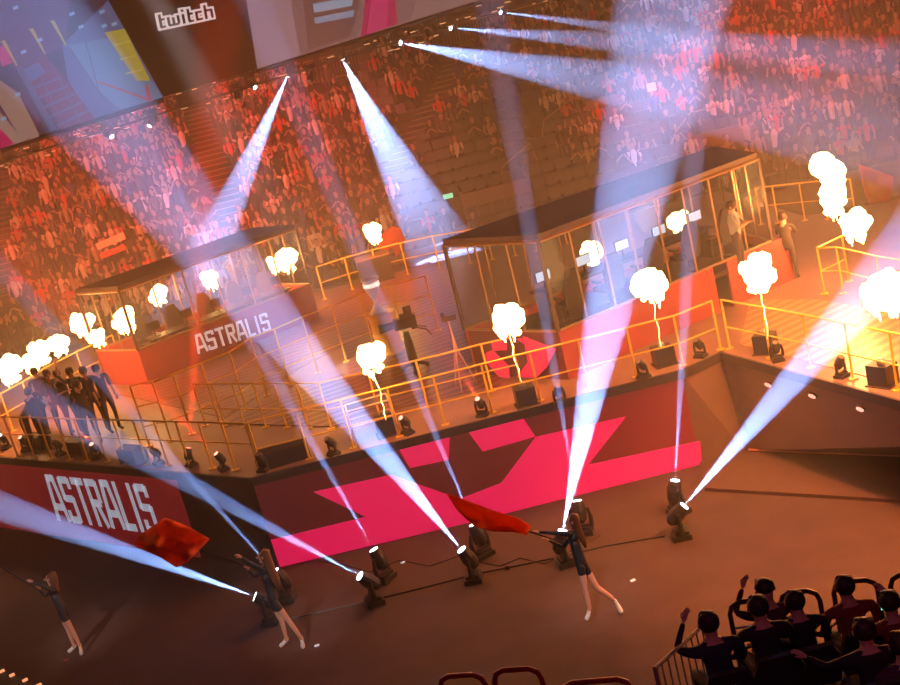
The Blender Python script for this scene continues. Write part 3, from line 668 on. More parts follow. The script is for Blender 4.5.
def person(name_lab, J, mats_, woman=False, hair=None, hair_mat=None, root=None, face=None, cat='person', grp=None, hands=True, shoe=True, parts=()):
    """J: joint name -> world position. Needs pelvis, chest, neck, head, sl, el, wl, sr, er, wr, hl, kl, al, tl, hr, kr, ar, tr.
    mats_ = (skin, top, bottom, shoe)"""
    b0 = Vector(root); J = {k: Vector(v) - b0 for k, v in J.items()}
    s = .88 if woman else 1.0
    hd = (J['head'] - J['neck']).normalized()
    jt = {'pelvis': (J['pelvis'], (.155 * s, .115 * s)), 'waist': (J['pelvis'].lerp(J['chest'], .5), (.135 * s * (.88 if woman else 1), .10 * s)), 'chest': (J['chest'], (.165 * s, .115 * s)),
          'collar': (J['chest'].lerp(J['neck'], .6), (.10 * s, .08 * s)), 'neck': (J['neck'], .055 * s), 'chin': (J['neck'] + hd * .075, .075), 'head': (J['head'], .098), 'crown': (J['head'] + hd * .075, .065)}
    bones = [('pelvis', 'waist'), ('waist', 'chest'), ('chest', 'collar'), ('collar', 'neck'), ('neck', 'chin'), ('chin', 'head'), ('head', 'crown')]
    reg = [1, 1, 1, 0, 0, 0, 0]
    sleeve = 1
    for q in 'lr':
        jt['s' + q] = (J['s' + q], .058 * s); jt['e' + q] = (J['e' + q], .042 * s); jt['w' + q] = (J['w' + q], .028 * s); jt['um' + q] = (J['s' + q].lerp(J['e' + q], .5), .05 * s)
        bones += [('collar', 's' + q), ('s' + q, 'um' + q), ('um' + q, 'e' + q), ('e' + q, 'w' + q)]; reg += [1, 1, mats_[4] if len(mats_) > 4 else 1, mats_[5] if len(mats_) > 5 else 0]
        jt['h' + q] = (J['h' + q], .095 * s); jt['k' + q] = (J['k' + q], .058 * s); jt['a' + q] = (J['a' + q], .036 * s); jt['th' + q] = (J['h' + q].lerp(J['k' + q], .4), .085 * s)
        jt['cf' + q] = (J['k' + q].lerp(J['a' + q], .35), .055 * s); jt['t' + q] = (J['t' + q], .05 if woman else .042); jt['he' + q] = (J['a' + q] + (J['a' + q] - J['t' + q]).normalized() * .04 + Vector((0, 0, -.045)), .048 if woman else .04)
        bones += [('pelvis', 'h' + q), ('h' + q, 'th' + q), ('th' + q, 'k' + q), ('k' + q, 'cf' + q), ('cf' + q, 'a' + q), ('a' + q, 't' + q), ('a' + q, 'he' + q)]
        lg_ = 0 if woman else 2
        reg += [2, 2, lg_, lg_, lg_, 3, 3]
    mlist = list(mats_[:4])
    me = skin_mesh(jt, bones, mlist, reg)
    mb = MB()
    if hands:
        for q in 'lr': hand_into(mb, J['w' + q], J['w' + q] - J['e' + q], 1.0, mi=0)
    fd = Vector(face if face else (0, -1, 0)).normalized(); sd = fd.cross(Vector((0, 0, 1))).normalized(); hc = J['head']
    mb.tube([hc + fd * .09 + hd * .01, hc + fd * .118 - hd * .02, hc + fd * .085 - hd * .03], [.010, .016, .012], 6, 0)     # nose
    for k in (-1, 1):
        mb.ball(hc + sd * k * .095, .02, 6, 0, 1.5); mb.ball(hc + fd * .088 + sd * k * .032 + hd * .015, .010, 6, 2)
    mb.tube([hc + fd * .088 - hd * .055 - sd * .022, hc + fd * .092 - hd * .055 + sd * .022], .006, 5, 2)
    append_mb(me, mb)
    o = bpy.data.objects.new('person', me); COL.objects.link(o); o.location = b0; tag(o, name_lab, cat, grp)
    hm = hair_mat or M['hair']; h = MB()
    if hair == 'long':
        h.tube([hc + hd * .09 + fd * .01, hc + hd * .05 - fd * .03, hc - hd * .05 - fd * .05] + [Vector(x) - b0 for x in parts[0]], [.05, .108, .10] + list(parts[1]), 10)
        h.build('hair', hm, o, smooth=True)
    elif hair == 'short':
        c = hc + hd * .03 - fd * .02; h.ball(c, .108, 12, 0, 1.05)
        for k in range(18): a = k * 2.4; h.ball(c + Vector((.05 * math.cos(a), .05 * math.sin(a), .015 + .045 * math.sin(k * 1.7))), .05 + .006 * math.sin(k * 3.1), 6)
        h.build('hair', hm, o, smooth=True)
    elif hair == 'cap':
        c = hc + hd * .045; h.ball(c, .11, 10, 0, .8); h.tube([c + fd * .08, c + fd * .19], [.08, .06], 8, sc2=.2); h.build('cap', hm, o, smooth=True)
    return o

# dancers with flags
legskin = mat('tanned_skin', (.62, .33, .24), .5); suit = mat('black_bodysuit', (.02, .02, .026), .5); auburn = mat('auburn_hair', (.16, .065, .03), .6)
def cloth_mat(name, col):
    m = mat(name, col, .7); nt = m.node_tree; b = nt.nodes['Principled BSDF']; o = nt.nodes['Material Output']
    t = nt.nodes.new('ShaderNodeBsdfTranslucent'); t.inputs[0].default_value = (*col, 1); mx = nt.nodes.new('ShaderNodeMixShader'); mx.inputs[0].default_value = .5
    nt.links.new(b.outputs[0], mx.inputs[1]); nt.links.new(t.outputs[0], mx.inputs[2]); nt.links.new(mx.outputs[0], o.inputs[0]); return m
red_flag = cloth_mat('orange_red_flag', (.95, .21, .05))
def V_(px, y, dy=0): return Yp(px, y + dy)
def flag(outline, y, folds, lab, thick=.008, m=None):
    """flag cloth from an outline in the vertical plane y, folded in depth"""
    c = np.array(outline, float); cen = c.mean(0); vs = []; fs = []; NR = 7; n = len(outline) * 3
    ring = []  
    for i in range(len(outline)):
        a = c[i]; b = c[(i + 1) % len(outline)]
        for k in range(3): ring.append(a + (b - a) * k / 3)
    ring = np.array(ring)
    def dep(px): return folds * math.sin(px[0] * .16 + px[1] * .1) + folds * .6 * math.sin(px[0] * .07 - px[1] * .23 + 1)
    vs.append(Yp(cen, y + dep(cen)))
    for r in range(1, NR + 1):
        for q in ring:
            pt = cen + (q - cen) * r / NR; vs.append(Yp(pt, y + dep(pt)))
    for k in range(n): fs.append((0, 1 + k, 1 + (k + 1) % n))
    for r in range(NR - 1):
        for k in range(n):
            a = 1 + r * n + k; b = 1 + r * n + (k + 1) % n; fs.append((a, a + n, b + n, b))
    o0 = vs[0].copy(); mb = MB(); mb.add([v - o0 for v in vs], fs)
    root = empty('flag', o0); tag(root, lab, 'flag', 'orange red flags'); ob = mb.build('cloth', m or red_flag, root, smooth=True)
    sl_ = ob.modifiers.new('t', 'SOLIDIFY'); sl_.thickness = thick
    return root
def dancer(lab, y, px, hairpts, hairr, face=(-1, 0, 0), gz=True):
    J = {k: V_(v[:2], y, v[2] if len(v) > 2 else 0) for k, v in px.items()}
    dz = min(J['tl'].z, J['tr'].z) + .004
    if gz:
        for k in J: J[k].z -= dz
    root = Vector((J['pelvis'].x, J['pelvis'].y, 0))
    hp = [V_(p[:2], y, p[2]) - Vector((0, 0, dz)) for p in hairpts]
    o = person(lab, J, (legskin, suit, suit, M['white_shoe'], 1, 1), True, 'long', auburn, root, face, parts=(hp, hairr))
    return o, dz
d3, z3 = dancer('dancer in black bodysuit kicking one leg back, waving a streaming orange flag', 18.75, dict(
    pelvis=(582, 566), chest=(575, 548), neck=(573.5, 538), head=(573.3, 529.5), sl=(572, 543, -.16), el=(556, 542, -.2), wl=(541, 541, -.1), sr=(574, 544, .16), er=(565, 556, .2), wr=(551, 549, .1),
    hl=(582, 573, -.09), kl=(587, 597, -.1), al=(592, 619, -.1), tl=(588, 629, -.1), hr=(584.5, 572, .09), kr=(599, 596, .08), ar=(617, 608, .08), tr=(624, 622, .08)),
    [(579, 538, .0), (584, 547, .02), (588, 556, .02)], [.085, .06, .02])
d2, z2 = dancer('dancer in black bodysuit with long auburn hair holding a red flag out to the left', 20.5, dict(
    pelvis=(274, 600), chest=(266, 577), neck=(264.5, 568), head=(264, 560), sl=(262, 573, -.16), el=(251, 567, -.2), wl=(243, 562, -.1), sr=(266, 574, .16), er=(256, 581, .2), wr=(250, 574, .1),
    hl=(275, 606, -.09), kl=(290, 625, -.1), al=(303, 643, -.1), tl=(304.5, 653, -.1), hr=(274, 606, .09), kr=(283, 625, .1), ar=(288, 644, .1), tr=(281, 651, .1)),
    [(271, 572, .0), (277, 584, .02), (281, 594, .02)], [.095, .08, .035])
d1, z1 = dancer('dancer in black bodysuit at the far left gripping a long flag pole', 22.5, dict(
    pelvis=(61, 607), chest=(53.5, 590), neck=(50.5, 582), head=(49, 575), sl=(50, 587, -.16), el=(42, 583, -.2), wl=(32, 579, -.1), sr=(53, 588, .16), er=(44, 594, .2), wr=(38.5, 587.5, .1),
    hl=(62, 612, -.09), kl=(71, 627, -.08), al=(79, 643, -.1), tl=(81, 653, -.1), hr=(61.5, 612, .09), kr=(67, 627, .08), ar=(73.5, 644, .1), tr=(67, 650, .1)),
    [(54, 582, .0), (56, 587, .0), (57.5, 591, .0)], [.08, .06, .03])
def pole(a, b, y, lab, dz, r=.014, ext=None):
    A_ = V_(a, y) - Vector((0, 0, dz)); B_ = V_(b, y) - Vector((0, 0, dz)); o = MB().tube([Vector((0, 0, 0)), B_ - A_], r, 8).build('flag_pole', M['black']); o.location = A_
    tag(o, lab, 'pole', 'flag poles'); return o
pole((531, 540), (566, 552), 18.62, 'dark pole of the streaming orange flag, held by the kicking dancer', z3)
pole((197, 553), (252, 571), 20.4, 'dark pole of the red flag left of the long-haired dancer', z2)
pole((-12, 557), (42, 590), 22.4, 'long dark pole held by the leftmost dancer', z1)
f3 = flag([(448, 502), (463, 507), (493, 519), (520, 527), (533, 535), (529, 544), (515, 541), (492, 540), (476, 535), (459, 519)], 18.62, .12, 'long orange flag streaming left from the kicking dancer'); f3.location.z -= z3
f2 = flag([(167, 522), (190, 531), (211, 543), (199, 556), (189, 566), (177.7, 572), (163, 562), (150, 556), (137.6, 550), (139, 541)], 20.4, .30, 'crumpled red orange flag held out in front of the left team name'); f2.location.z -= z2

# players lined up on the stage, seen backlit
jersey = mat('black_jersey', (.02, .018, .022), .7); trou = mat('dark_trousers', (.03, .025, .03), .8)
jskin = mat('face_skin', (.6, .34, .26), .6)
def stander(lab, x, y, h, zf, rz, top=jersey, bot=trou, skin=jskin, hairm=None, pose='down', hair='short', grp=None, sleeve=True):
    k = h / 1.8; R = Matrix.Rotation(rz, 3, 'Z'); o = Vector((x, y, zf))
    P = dict(pelvis=(0, 0, .97), chest=(0, 0, 1.33), neck=(0, .01, 1.52), head=(0, -.02, 1.65), sl=(-.19, 0, 1.45), el=(-.25, .02, 1.16), wl=(-.24, -.08, .92), sr=(.19, 0, 1.45), er=(.25, .02, 1.16), wr=(.24, -.08, .92),
             hl=(-.1, 0, .92), kl=(-.12, -.03, .5), al=(-.13, .02, .1), tl=(-.14, -.14, .045), hr=(.1, 0, .92), kr=(.12, -.03, .5), ar=(.13, .02, .1), tr=(.14, -.14, .045))
    if pose == 'fist': P.update(el=(-.3, -.02, 1.68), wl=(-.26, -.04, 1.95))
    if pose == 'clap': P.update(el=(-.24, -.16, 1.2), wl=(-.05, -.34, 1.25), er=(.24, -.16, 1.2), wr=(.05, -.34, 1.25))
    if pose == 'lean': P.update(chest=(0, -.28, 1.2), neck=(0, -.42, 1.32), head=(0, -.52, 1.38), sl=(-.19, -.38, 1.27), sr=(.19, -.38, 1.27), el=(-.25, -.55, 1.1), er=(.25, -.55, 1.1), wl=(-.08, -.72, 1.2), wr=(.08, -.72, 1.2), pelvis=(0, .08, .93))
    J = {a: o + R @ (Vector(v) * k) for a, v in P.items()}
    return person(lab, J, (skin, top, bot, M['black'], 1 if sleeve else 0, 0), False, hair, hairm, (x, y, zf), R @ Vector((0, -1, 0)), grp=grp)
PL_ = [((34, 372), 'down', 'man in black jersey, leftmost of the standing team players'), ((46.5, 374), 'down', 'man in black jersey, second from the left in the player line'), ((57, 374), 'clap', 'man in black jersey clapping, third from the left in the player line'),
       ((69.5, 372), 'fist', 'man in black jersey raising one fist high'), ((83, 371), 'down', 'man in black jersey, second from the right in the player line'), ((95.5, 369), 'down', 'man in black jersey, rightmost of the player line, arms down'),
       ]
for i, (px, ps, lab) in enumerate(PL_):
    g = G(px, HS + 1.66 * 1.85 / 1.8); stander(lab, g.x, g.y, 1.85, HS, .5 + .1 * (i % 3), pose=ps, grp='team players on stage')
g = G((76, 384), HS + 1.66); stander('person in black with headset standing in front of the player line', g.x, g.y, 1.8, HS, PI + .4, pose='clap')
g = G((17, 404), HS + 1.38); stander('camera operator in black leaning forward left of the player line', g.x, g.y, 1.8, HS, 2.2, pose='lean')
g = G((28, 392), HS + 1.62); stander('person in black standing behind the leaning camera operator', g.x, g.y, 1.75, HS, 2.6, pose='clap')
# people inside the right booth and behind rails
g = G((727, 205), 3.05 + 1.6); stander('man in grey shirt standing inside the right glass booth', g.x, g.y - .3, 1.75, 3.05, 1.0, top=mat('grey_shirt', (.22, .26, .28), .7), pose='clap')
g = G((782, 216), HS + 1.6); stander('person in dark clothes behind the right booth end holding a bright phone', g.x, g.y, 1.7, HS, 2.6, pose='clap')

# ---------------------------------------------------------------- the far stand
NROW, Y0, Z0, DY, DZ = 19, 43.6, 1.2, .85, .38
st = MB(); prof = [(Y0 - .12, 0)]
for j in range(NROW): prof += [(Y0 - .12 + j * DY, Z0 + j * DZ), (Y0 - .12 + (j + 1) * DY, Z0 + j * DZ)]
yt, zt_ = prof[-1]; prof += [(yt + 3.2, zt_), (yt + 3.2, 0)]
st.slab([(-30, y, z) for y, z in prof], (60, 0, 0)); tag(st.build('tiered_stand', M['concrete']), 'dark tiered concrete stand behind the stage', kind='structure')
tag(MB().box((0, yt + 3.3, 12), (60, .2, 24)).build('wall_back', mat('concourse_wall', (.05, .028, .03), .9, noise=.3)), 'dark concourse wall at the top of the stand', kind='structure')
tag(MB().box((0, Y0 - .5, .62), (60, .12, 1.24)).build('wall_barrier', mat('barrier_board', (.16, .07, .05), .7, noise=.2)), 'low board wall at the foot of the stand', kind='structure')

def seat_z(y): return Z0 + max(0, min(NROW - 1, int((y - Y0 + .12) / DY))) * DZ
AIS = [(-16.7, 47, -18.3, 58, .55), (-7.15, 49.2, -8.95, 59, .55), (-1.3, 49, 3.6, 58, .5)]
def aisle_x(a, y): return a[0] + (a[2] - a[0]) * (y - a[1]) / (a[3] - a[1])
tan = mat('step_nosing', (.26, .18, .13), .8)
for n, (a, lab) in enumerate(zip(AIS, ('aisle stairs at the far left of the stand', 'aisle stairs in the packed left block, topping out under the dark screen panel', 'slanting aisle stairs beside the empty dark seats'))):
    r = empty('aisle_stairs', (aisle_x(a, Y0), Y0, Z0)); tag(r, lab, 'stairs', 'aisle stairs of the stand')
    ms = MB(); nz = MB()
    for j in range(6 if a[0] < 7 else 0, NROW):
        for h in (0, 1):
            y = Y0 - .12 + j * DY + h * DY / 2; x = aisle_x(a, y) - aisle_x(a, Y0); z = j * DZ + (h * DZ / 2)
            ms.box((x, y - Y0 + DY / 4, z + .012), (2 * a[4], DY / 2, .024 + h * .01)); nz.box((x, y - Y0 + .07, z + .05), (2 * a[4], .09, .03))
    ms.build('steps', M['concrete'], r); nz.build('nosings', tan, r)

# spectators: four poses, several outfits
sp_skin = mat('spectator_skin', (.38, .21, .15), .7)
OUT = [('black', (.035, .025, .03)), ('dark grey', (.11, .09, .095)), ('pale', (.62, .52, .46)), ('red', (.55, .05, .04)), ('tan', (.36, .24, .17)), ('blue', (.06, .08, .22))]
out_m = [mat('shirt_' + n.replace(' ', '_'), c, .8) for n, c in OUT]
POSES = ('seated with hands in lap', 'seated clapping', 'standing', 'standing with raised arms')
def spectator_mesh(pose, m, var=0):
    b = MB(); st_ = pose >= 2; k = random.Random(pose * 7 + var); lean = k.uniform(-.05, .05)
    hz = .88 if st_ else .48; sh = hz + .5
    # trousers
    for s in (-1, 1):
        if st_: b.tube([(s * .1, 0, hz), (s * .11, -.02, .45), (s * .12, 0, .04)], [.095, .07, .05], 5, 2)
        else: b.tube([(s * .1, 0, hz), (s * .13, -.42, hz + .02), (s * .13, -.44, .04)], [.095, .075, .05], 5, 2)
    b.tube([(0, 0, hz - .06), (lean * .5, 0, hz + .2), (lean, -.02, hz + .42), (lean, -.01, hz + .53), (lean, 0, hz + .58)], [.15, .165, .2, .13, .06], 8, 1, sc2=.62)
    b.tube([(lean, 0, hz + .55), (lean, -.01, hz + .63)], [.055, .055], 6, 0)
    b.ball((lean, -.02, hz + .74), .1, 7, 0, 1.25); b.ball((lean, .012, hz + .775), .108, 7, 3, 1.12)
    for s in (-1, 1):
        if pose == 0: p_ = [(s * .2, 0, sh), (s * .25, -.05, sh - .26), (s * .17, -.28, sh - .36)]
        elif pose == 1: p_ = [(s * .2, 0, sh), (s * .25, -.12, sh - .24), (s * .05, -.24, sh - .06)]
        elif pose == 2: p_ = [(s * .2, 0, sh), (s * .27, .02, sh - .28), (s * .24, -.12, sh - .5)]
        else: p_ = [(s * .2, 0, sh), (s * .32, -.12, sh + .08), (s * (.2 + k.uniform(-.1, .15)), -.18, sh + .38)]
        a, c, d = [Vector(q) + Vector((lean, 0, 0)) for q in p_]
        b.tube([a, c], [.06, .048], 5, 1); b.tube([c, d], [.04, .03], 5, 0); b.ball(d, .042, 5, 0)
    return b.mesh('spectator', [sp_skin, m, trou, M['hair']])
SPM = {}
for po in range(4):
    for oi in range(len(OUT)):
        SPM[(po, oi)] = spectator_mesh(po, out_m[oi], oi)
def density(px, py):
    if px < 375: return .93 if not (300 < px < 375 and py < 112) else .3
    if px < 400: return .6
    if px < 650:
        if 95 < py < 145 and px < 500: return .42
        if py < 62 and px > 560: return .8
        if py < 95: return .5 if px > 400 else .2
        if px > 560 and py < 150: return .5
        return .035
    if 680 < px < 755 and 100 < py < 140: return .12
    if px < 730: return .9 if py < 100 else .45
    return .92 if py < 150 else .6
rs_ = random.Random(11); crowd = []; empties = []
for j in range(NROW):
    y = Y0 + .42 + j * DY; z = Z0 + j * DZ
    x = -23 + rs_.random() * .3
    while x < 26:
        x += .54
        if any(abs(x - aisle_x(a, y)) < a[4] + .25 for a in AIS) and not (j < 6 and x < 7): continue
        hd = (x, y, z + 1.2)
        if not in_frame(hd, 12): continue
        px, py = to_px(hd)
        if py < -5 or (px < 480 and py < 140 - .302 * px): continue          # behind the hanging screens
        left = px < 375
        if j < 1 and px < 640: continue
        if rs_.random() < density(px, py):
            po = rs_.choices(range(4), (3, 4, 4, 2.5) if px < 375 or px > 640 else (5, 3, 1, .5))[0]
            oi = rs_.choices(range(len(OUT)), (38, 18, 17, 12, 10, 5))[0]
            crowd.append((y, x + rs_.uniform(-.06, .06), z, po, oi, px, py, rs_.uniform(-.35, .35), rs_.uniform(.93, 1.06)))
        else: empties.append((y, x, z, px, py))
crowd.sort(key=lambda t: (t[0] + abs(t[1]) * .05))
def block(px): return 'packed left block' if px < 375 else 'thinly filled middle block' if px < 640 else 'crowded right block'
for c in crowd[:300]:
    y, x, z, po, oi, px, py, rz, s = c
    o = bpy.data.objects.new('spectator', SPM[(po, oi)]); COL.objects.link(o); o.location = (x, y + .05, z); o.rotation_euler.z = rz; o.scale = (s, s, s)
    tag(o, f'spectator in {OUT[oi][0]} top {POSES[po]}, {block(px)}', 'person', f'{OUT[oi][0]} topped spectators {POSES[po]} in the {block(px)}')
def merge_copies(name, items, lib, mats_all, key_mats):
    V = []; Fc = []; MI = []; off = 0; cache = {}
    for (me, loc, rz, s, mmap) in items:
        if me.name not in cache:
            v = np.empty(len(me.vertices) * 3, np.float32); me.vertices.foreach_get('co', v)
            f = [tuple(p.vertices) for p in me.polygons]; mi = [p.material_index for p in me.polygons]; cache[me.name] = (v.reshape(-1, 3), f, mi)
        v, f, mi = cache[me.name]; c, s_n = math.cos(rz), math.sin(rz)
        Rm = np.array([[c, -s_n, 0], [s_n, c, 0], [0, 0, 1]], np.float32); V.append(v @ Rm.T * s + np.array(loc, np.float32))
        Fc += [tuple(i + off for i in q) for q in f]; MI += [mmap[k] for k in mi]; off += len(v)
    me = bpy.data.meshes.new(name); me.from_pydata(np.concatenate(V).tolist(), [], Fc)
    for m in mats_all: me.materials.append(m)
    me.polygons.foreach_set('material_index', MI); me.update()
    o = bpy.data.objects.new(name, me); COL.objects.link(o); return o
rest = crowd[300:]
if rest:
    allm = [sp_skin, trou, M['hair']] + out_m
    tag(merge_copies('distant_crowd', [(SPM[(c[3], c[4])], (c[1], c[0] + .05, c[2]), c[7], c[8], {0: 0, 1: 3 + c[4], 2: 1, 3: 2}) for c in rest], None, allm, None), 'dense crowd filling the upper rows of the stand', 'crowd', kind='stuff')
def stand_seat():
    b = MB(); b.box((0, -.02, .43), (.44, .42, .06)); b.slab([(-.22, .2, .45), (.22, .2, .45), (.21, .28, .82), (-.21, .28, .82)], (0, .05, .01)); b.box((0, .1, .2), (.08, .2, .4)); return b.mesh('stadium_chair', M['seat'])
ssm = stand_seat(); empties = [e for e in empties if 360 < e[3] < 770]
empties.sort(key=lambda e: e[0])
for y, x, z, px, py in empties[:300]:
    o = bpy.data.objects.new('stadium_chair', ssm); COL.objects.link(o); o.location = (x, y, z); tag(o, 'empty dark seat in the lower rows of the middle block', 'seat', 'empty dark seats, lower middle rows')
if empties[300:]:
    tag(merge_copies('upper_empty_seats', [(ssm, (e[1], e[0], e[2]), 0, 1, {0: 0}) for e in empties[300:]], None, [M['seat']], None), 'rows of empty dark seats higher in the stand', 'seats', kind='stuff')

# things held up in the crowd
def held(name, px, y, pts, m, lab, cat, depth=.02):
    q = [Yp(p, y) for p in pts]; o = MB().slab([v - q[0] for v in q], (0, depth, 0)).build(name, m); o.location = q[0]; tag(o, lab, cat); return o
paper = mat('poster_paper', (.75, .5, .32), .7)
po_ = empty('poster', Yp((307, 236), 46.0)); q0 = po_.location.copy(); tag(po_, 'cream poster with a round face doodle held up right of the left glass booth', 'poster')
MB().slab([Yp(p, 46.0) - q0 for p in ((306.5, 236.5), (318.5, 232.5), (323, 247), (312, 251))], (0, .02, 0)).build('sheet', paper, po_)
c = Yp((315, 241), 45.98) - q0
MB().tube([c + Vector((.12 * math.cos(k * PI / 5), -.02, .14 * math.sin(k * PI / 5))) for k in range(11)], .015, 5).tube([c + Vector((-.05, -.02, -.03)), c + Vector((.05, -.02, -.03))], .012, 5).build('doodle', M['hair'], po_)
held('banner', 0, 47.5, [(95, 244), (123, 232), (126, 239), (98, 250)], mat('banner_cream', (.6, .42, .3), .8), 'cream banner held up over the packed left block', 'banner')
held('scarf_banner', 0, 47.0, [(99, 254), (124, 244), (125, 250), (101, 259)], mat('banner_red_cloth', (.6, .06, .04), .8), 'red cloth banner just below the cream banner', 'banner')
held('white_sign', 0, 47.5, [(646, 84), (655, 82), (657, 90), (648, 92)], mat('sign_white', (.8, .7, .7), .7), 'small white sign held up in the upper right crowd', 'sign')
ff = cloth_mat('orange_fan_flag', (.9, .13, .05))
flag([(376, 243), (384, 232), (392, 226), (400, 228), (405, 238), (402, 250), (396, 257), (392, 248), (384, 254)], 42.2, .2, 'orange red flag behind the rear railing by a small fireball', m=ff)
flag([(858, 164), (876, 170), (894, 177), (890, 200), (884, 222), (870, 212), (864, 190)], 38.5, .25, 'tall orange red flag at the far right beside the fire column', m=ff)

# concourse and stand railings
def fence(a, b, h, n, lab, m=None):
    a = Vector(a); b = Vector(b); r = empty('stand_fence', a); tag(r, lab, 'fence', 'metal fences of the stand'); m = m or mat('fence_metal', (.3, .2, .16), .5)
    d = b - a; f = MB().tube([Vector((0, 0, h)), d + Vector((0, 0, h))], .03, 6).tube([Vector((0, 0, .08)), d + Vector((0, 0, .08))], .02, 6); f.build('rails', m, r)
    p = MB()
    for k in range(n + 1): q = d * (k / n); p.tube([q, q + Vector((0, 0, h))], .028 if k % 6 == 0 else .012, 5)
    p.build('balusters', m, r); return r
fm2 = mat('fence_metal', (.30, .19, .15), .5)
fence((-17, yt + .3, zt_), (-9.8, yt + .3, zt_), 1.1, 50, 'metal fence along the top of the packed left block', fm2)
fence((-8, yt + .3, zt_), (-.5, yt + .3, zt_), 1.1, 50, 'metal fence on the concourse below the dark screen panel', fm2)
fence((.2, yt + .3, zt_), (9, yt + .3, zt_), 1.1, 56, 'metal fence on the concourse above the empty seats', fm2)
fence((-4.2, Y0 - 1.2, 0.02), (3.6, Y0 - 1.2, 0.02), 1.15, 60, 'crowd barrier fence on the floor behind the rear stage edge', fm2)
for pts, lab in (([(345, 1), (1.2, 46.4), (1.2, 48.1)], ''),): pass
def guard(pxs, lab, y, sx=1.0):
    q = [Yp(p, y + k * .0) for k, p in enumerate(pxs)]; o = MB().tube([v - q[0] for v in q], .028, 6).build('guard_rail', fm2); o.location = q[0]; tag(o, lab, 'railing', 'guard rails in the stand')
guard([(501, 175), (503, 166), (530, 143), (537, 160)], 'bent guard rail in the empty middle block, left one', 47.5)
guard([(542, 137), (544, 120), (574, 97), (580, 112)], 'bent guard rail right of the slanting stairs', 49.5)
guard([(676, 157), (672, 137), (690, 113), (720, 105)], 'bent guard rail beside the dark gangway in the right block', 47.5)
guard([(852, 165), (848, 147), (868, 122)], 'bent guard rail above the tall fire column', 45)
guard([(893, 120), (893, 97), (900, 90)], 'bent guard rail at the right edge of the photo', 48)
# vomitories
for px, lab in (((722, 133), 'dark walled gangway opening in the right block of the stand'), ((492, 178), 'dark walled gangway opening below the empty seats')):
    p = Yp(px, 47.0); z_ = seat_z(46.5); r = empty('gangway', (p.x, 46.4, z_)); tag(r, lab, 'gangway')
    MB().box((0, 0, .5), (2.6, .1, 1.0)).box((-1.3, .9, .55), (.1, 1.8, 1.1)).box((1.3, .9, .55), (.1, 1.8, 1.1)).build('parapet', mat('gangway_wall', (.14, .075, .06), .8), r)
ex = Yp((448, 196), 46.8); r = empty('exit_sign', ex); tag(r, 'small green exit sign glowing below the empty seats', 'sign')
MB().box((0, 0, 0), (.42, .06, .22)).build('box', M['black'], r); MB().box((0, -.035, 0), (.38, .01, .18)).build('face', mat('exit_green', (.1, .5, .3), .5, emit=(.35, 1, .6), es=1.0), r)

# ---------------------------------------------------------------- hanging screens
def plane_hit(px, p0, n):
    d = direction(px); o = Vector((0, 0, CAM_H)); return o + d * ((p0 - o).dot(n) / d.dot(n))
def screen_frame(p, q, r): return p, (q - p).cross(r - p).normalized()
def poly_on(fr_, pxs, name, m, parent, o0, off=.02, th=.02):
    n = fr_[1] * (-1 if fr_[1].dot(_f) > 0 else 1)
    return MB().slab([plane_hit(p, *fr_) + n * off - o0 for p in pxs], n * -th).build(name, m, parent)
def glow(name, col, es=.52): return mat(name, (.01, .01, .01), .4, emit=col, es=es)
SB = [D((0, 148), 30), D((163, 97), 31), D((257, 69), 33), D((480, 0), 38)]
S1 = screen_frame(SB[0], SB[1], D((105, 0), 29.6)); S2 = screen_frame(SB[1], SB[2], D((246, 0), 32.6)); S3 = screen_frame(SB[2], SB[3], D((246, 0), 32.6))
s1 = empty('led_screen', SB[0]); tag(s1, 'left hanging video screen showing a blue floor and a yellow drum', 'screen', 'hanging video screens')
def many(parts_, fr_, parent, nm_='display'):
    """one display: the picture as flat patches of one mesh"""
    mb = MB(); ms = []; n = fr_[1] * (-1 if fr_[1].dot(_f) > 0 else 1); o0 = parent.location
    for k, (pxs, m) in enumerate(parts_):
        if m not in ms: ms.append(m)
        mb.slab([plane_hit(p, *fr_) + n * (.02 + .006 * k) - o0 for p in pxs], n * -.005, ms.index(m))
    return mb.build(nm_, ms, parent)
g_blue = glow('picture_blue', (.10, .13, .30)); g_blue2 = glow('picture_mid_blue', (.13, .24, .42)); g_pur = glow('picture_purple', (.10, .035, .10)); g_mag = glow('picture_magenta', (.62, .0, .12))
g_yel = glow('picture_yellow', (.55, .42, .05)); g_dark = glow('picture_dark', (.03, .02, .05)); g_skin = glow('picture_beige', (.42, .26, .22)); g_line = glow('picture_lines', (.10, .10, .18)); g_mar = glow('picture_maroon', (.16, .012, .055)); g_lb = glow('picture_light_blue', (.3, .5, .75)); g_redl = glow('picture_red_line', (.5, .05, .06))
P1 = [([(-60, 170), (-60, -80), (60, -80), (108, 0), (163, 97), (0, 148)], g_dark),
      ([(-10, 0), (70, -5), (66, 45), (18, 70), (0, 60)], g_pur),
      ([(62, 45), (108, 0), (163, 97), (92, 119), (68, 80)], g_blue),
      ([(68, 45), (108, 38), (152, 82), (163, 97), (120, 109), (98, 90)], g_blue2),
      ([(18, 72), (45, 55), (66, 80), (95, 118), (60, 129), (48, 105)], g_mar),
      ([(18, 72), (38, 62), (46, 72), (27, 84)], g_blue), ([(16, 68), (22, 66), (56, 128), (50, 131)], g_line),
      ([(-10, 110), (0, 80), (20, 104), (39, 136), (0, 148)], g_skin), ([(-10, 100), (2, 80), (22, 92), (40, 120), (30, 138), (24, 140)], g_pur), ([(-10, 60), (0, 80), (18, 92), (39, 134), (22, 140), (0, 104)], g_skin),
      ([(-10, 130), (0, 128), (14, 143), (0, 148)], g_mag), ([(-5, 48), (6, 44), (12, 62), (2, 66)], g_mag),
      ([(104, 32), (124, 28), (148, 76), (150, 80), (136, 80)], g_yel)]
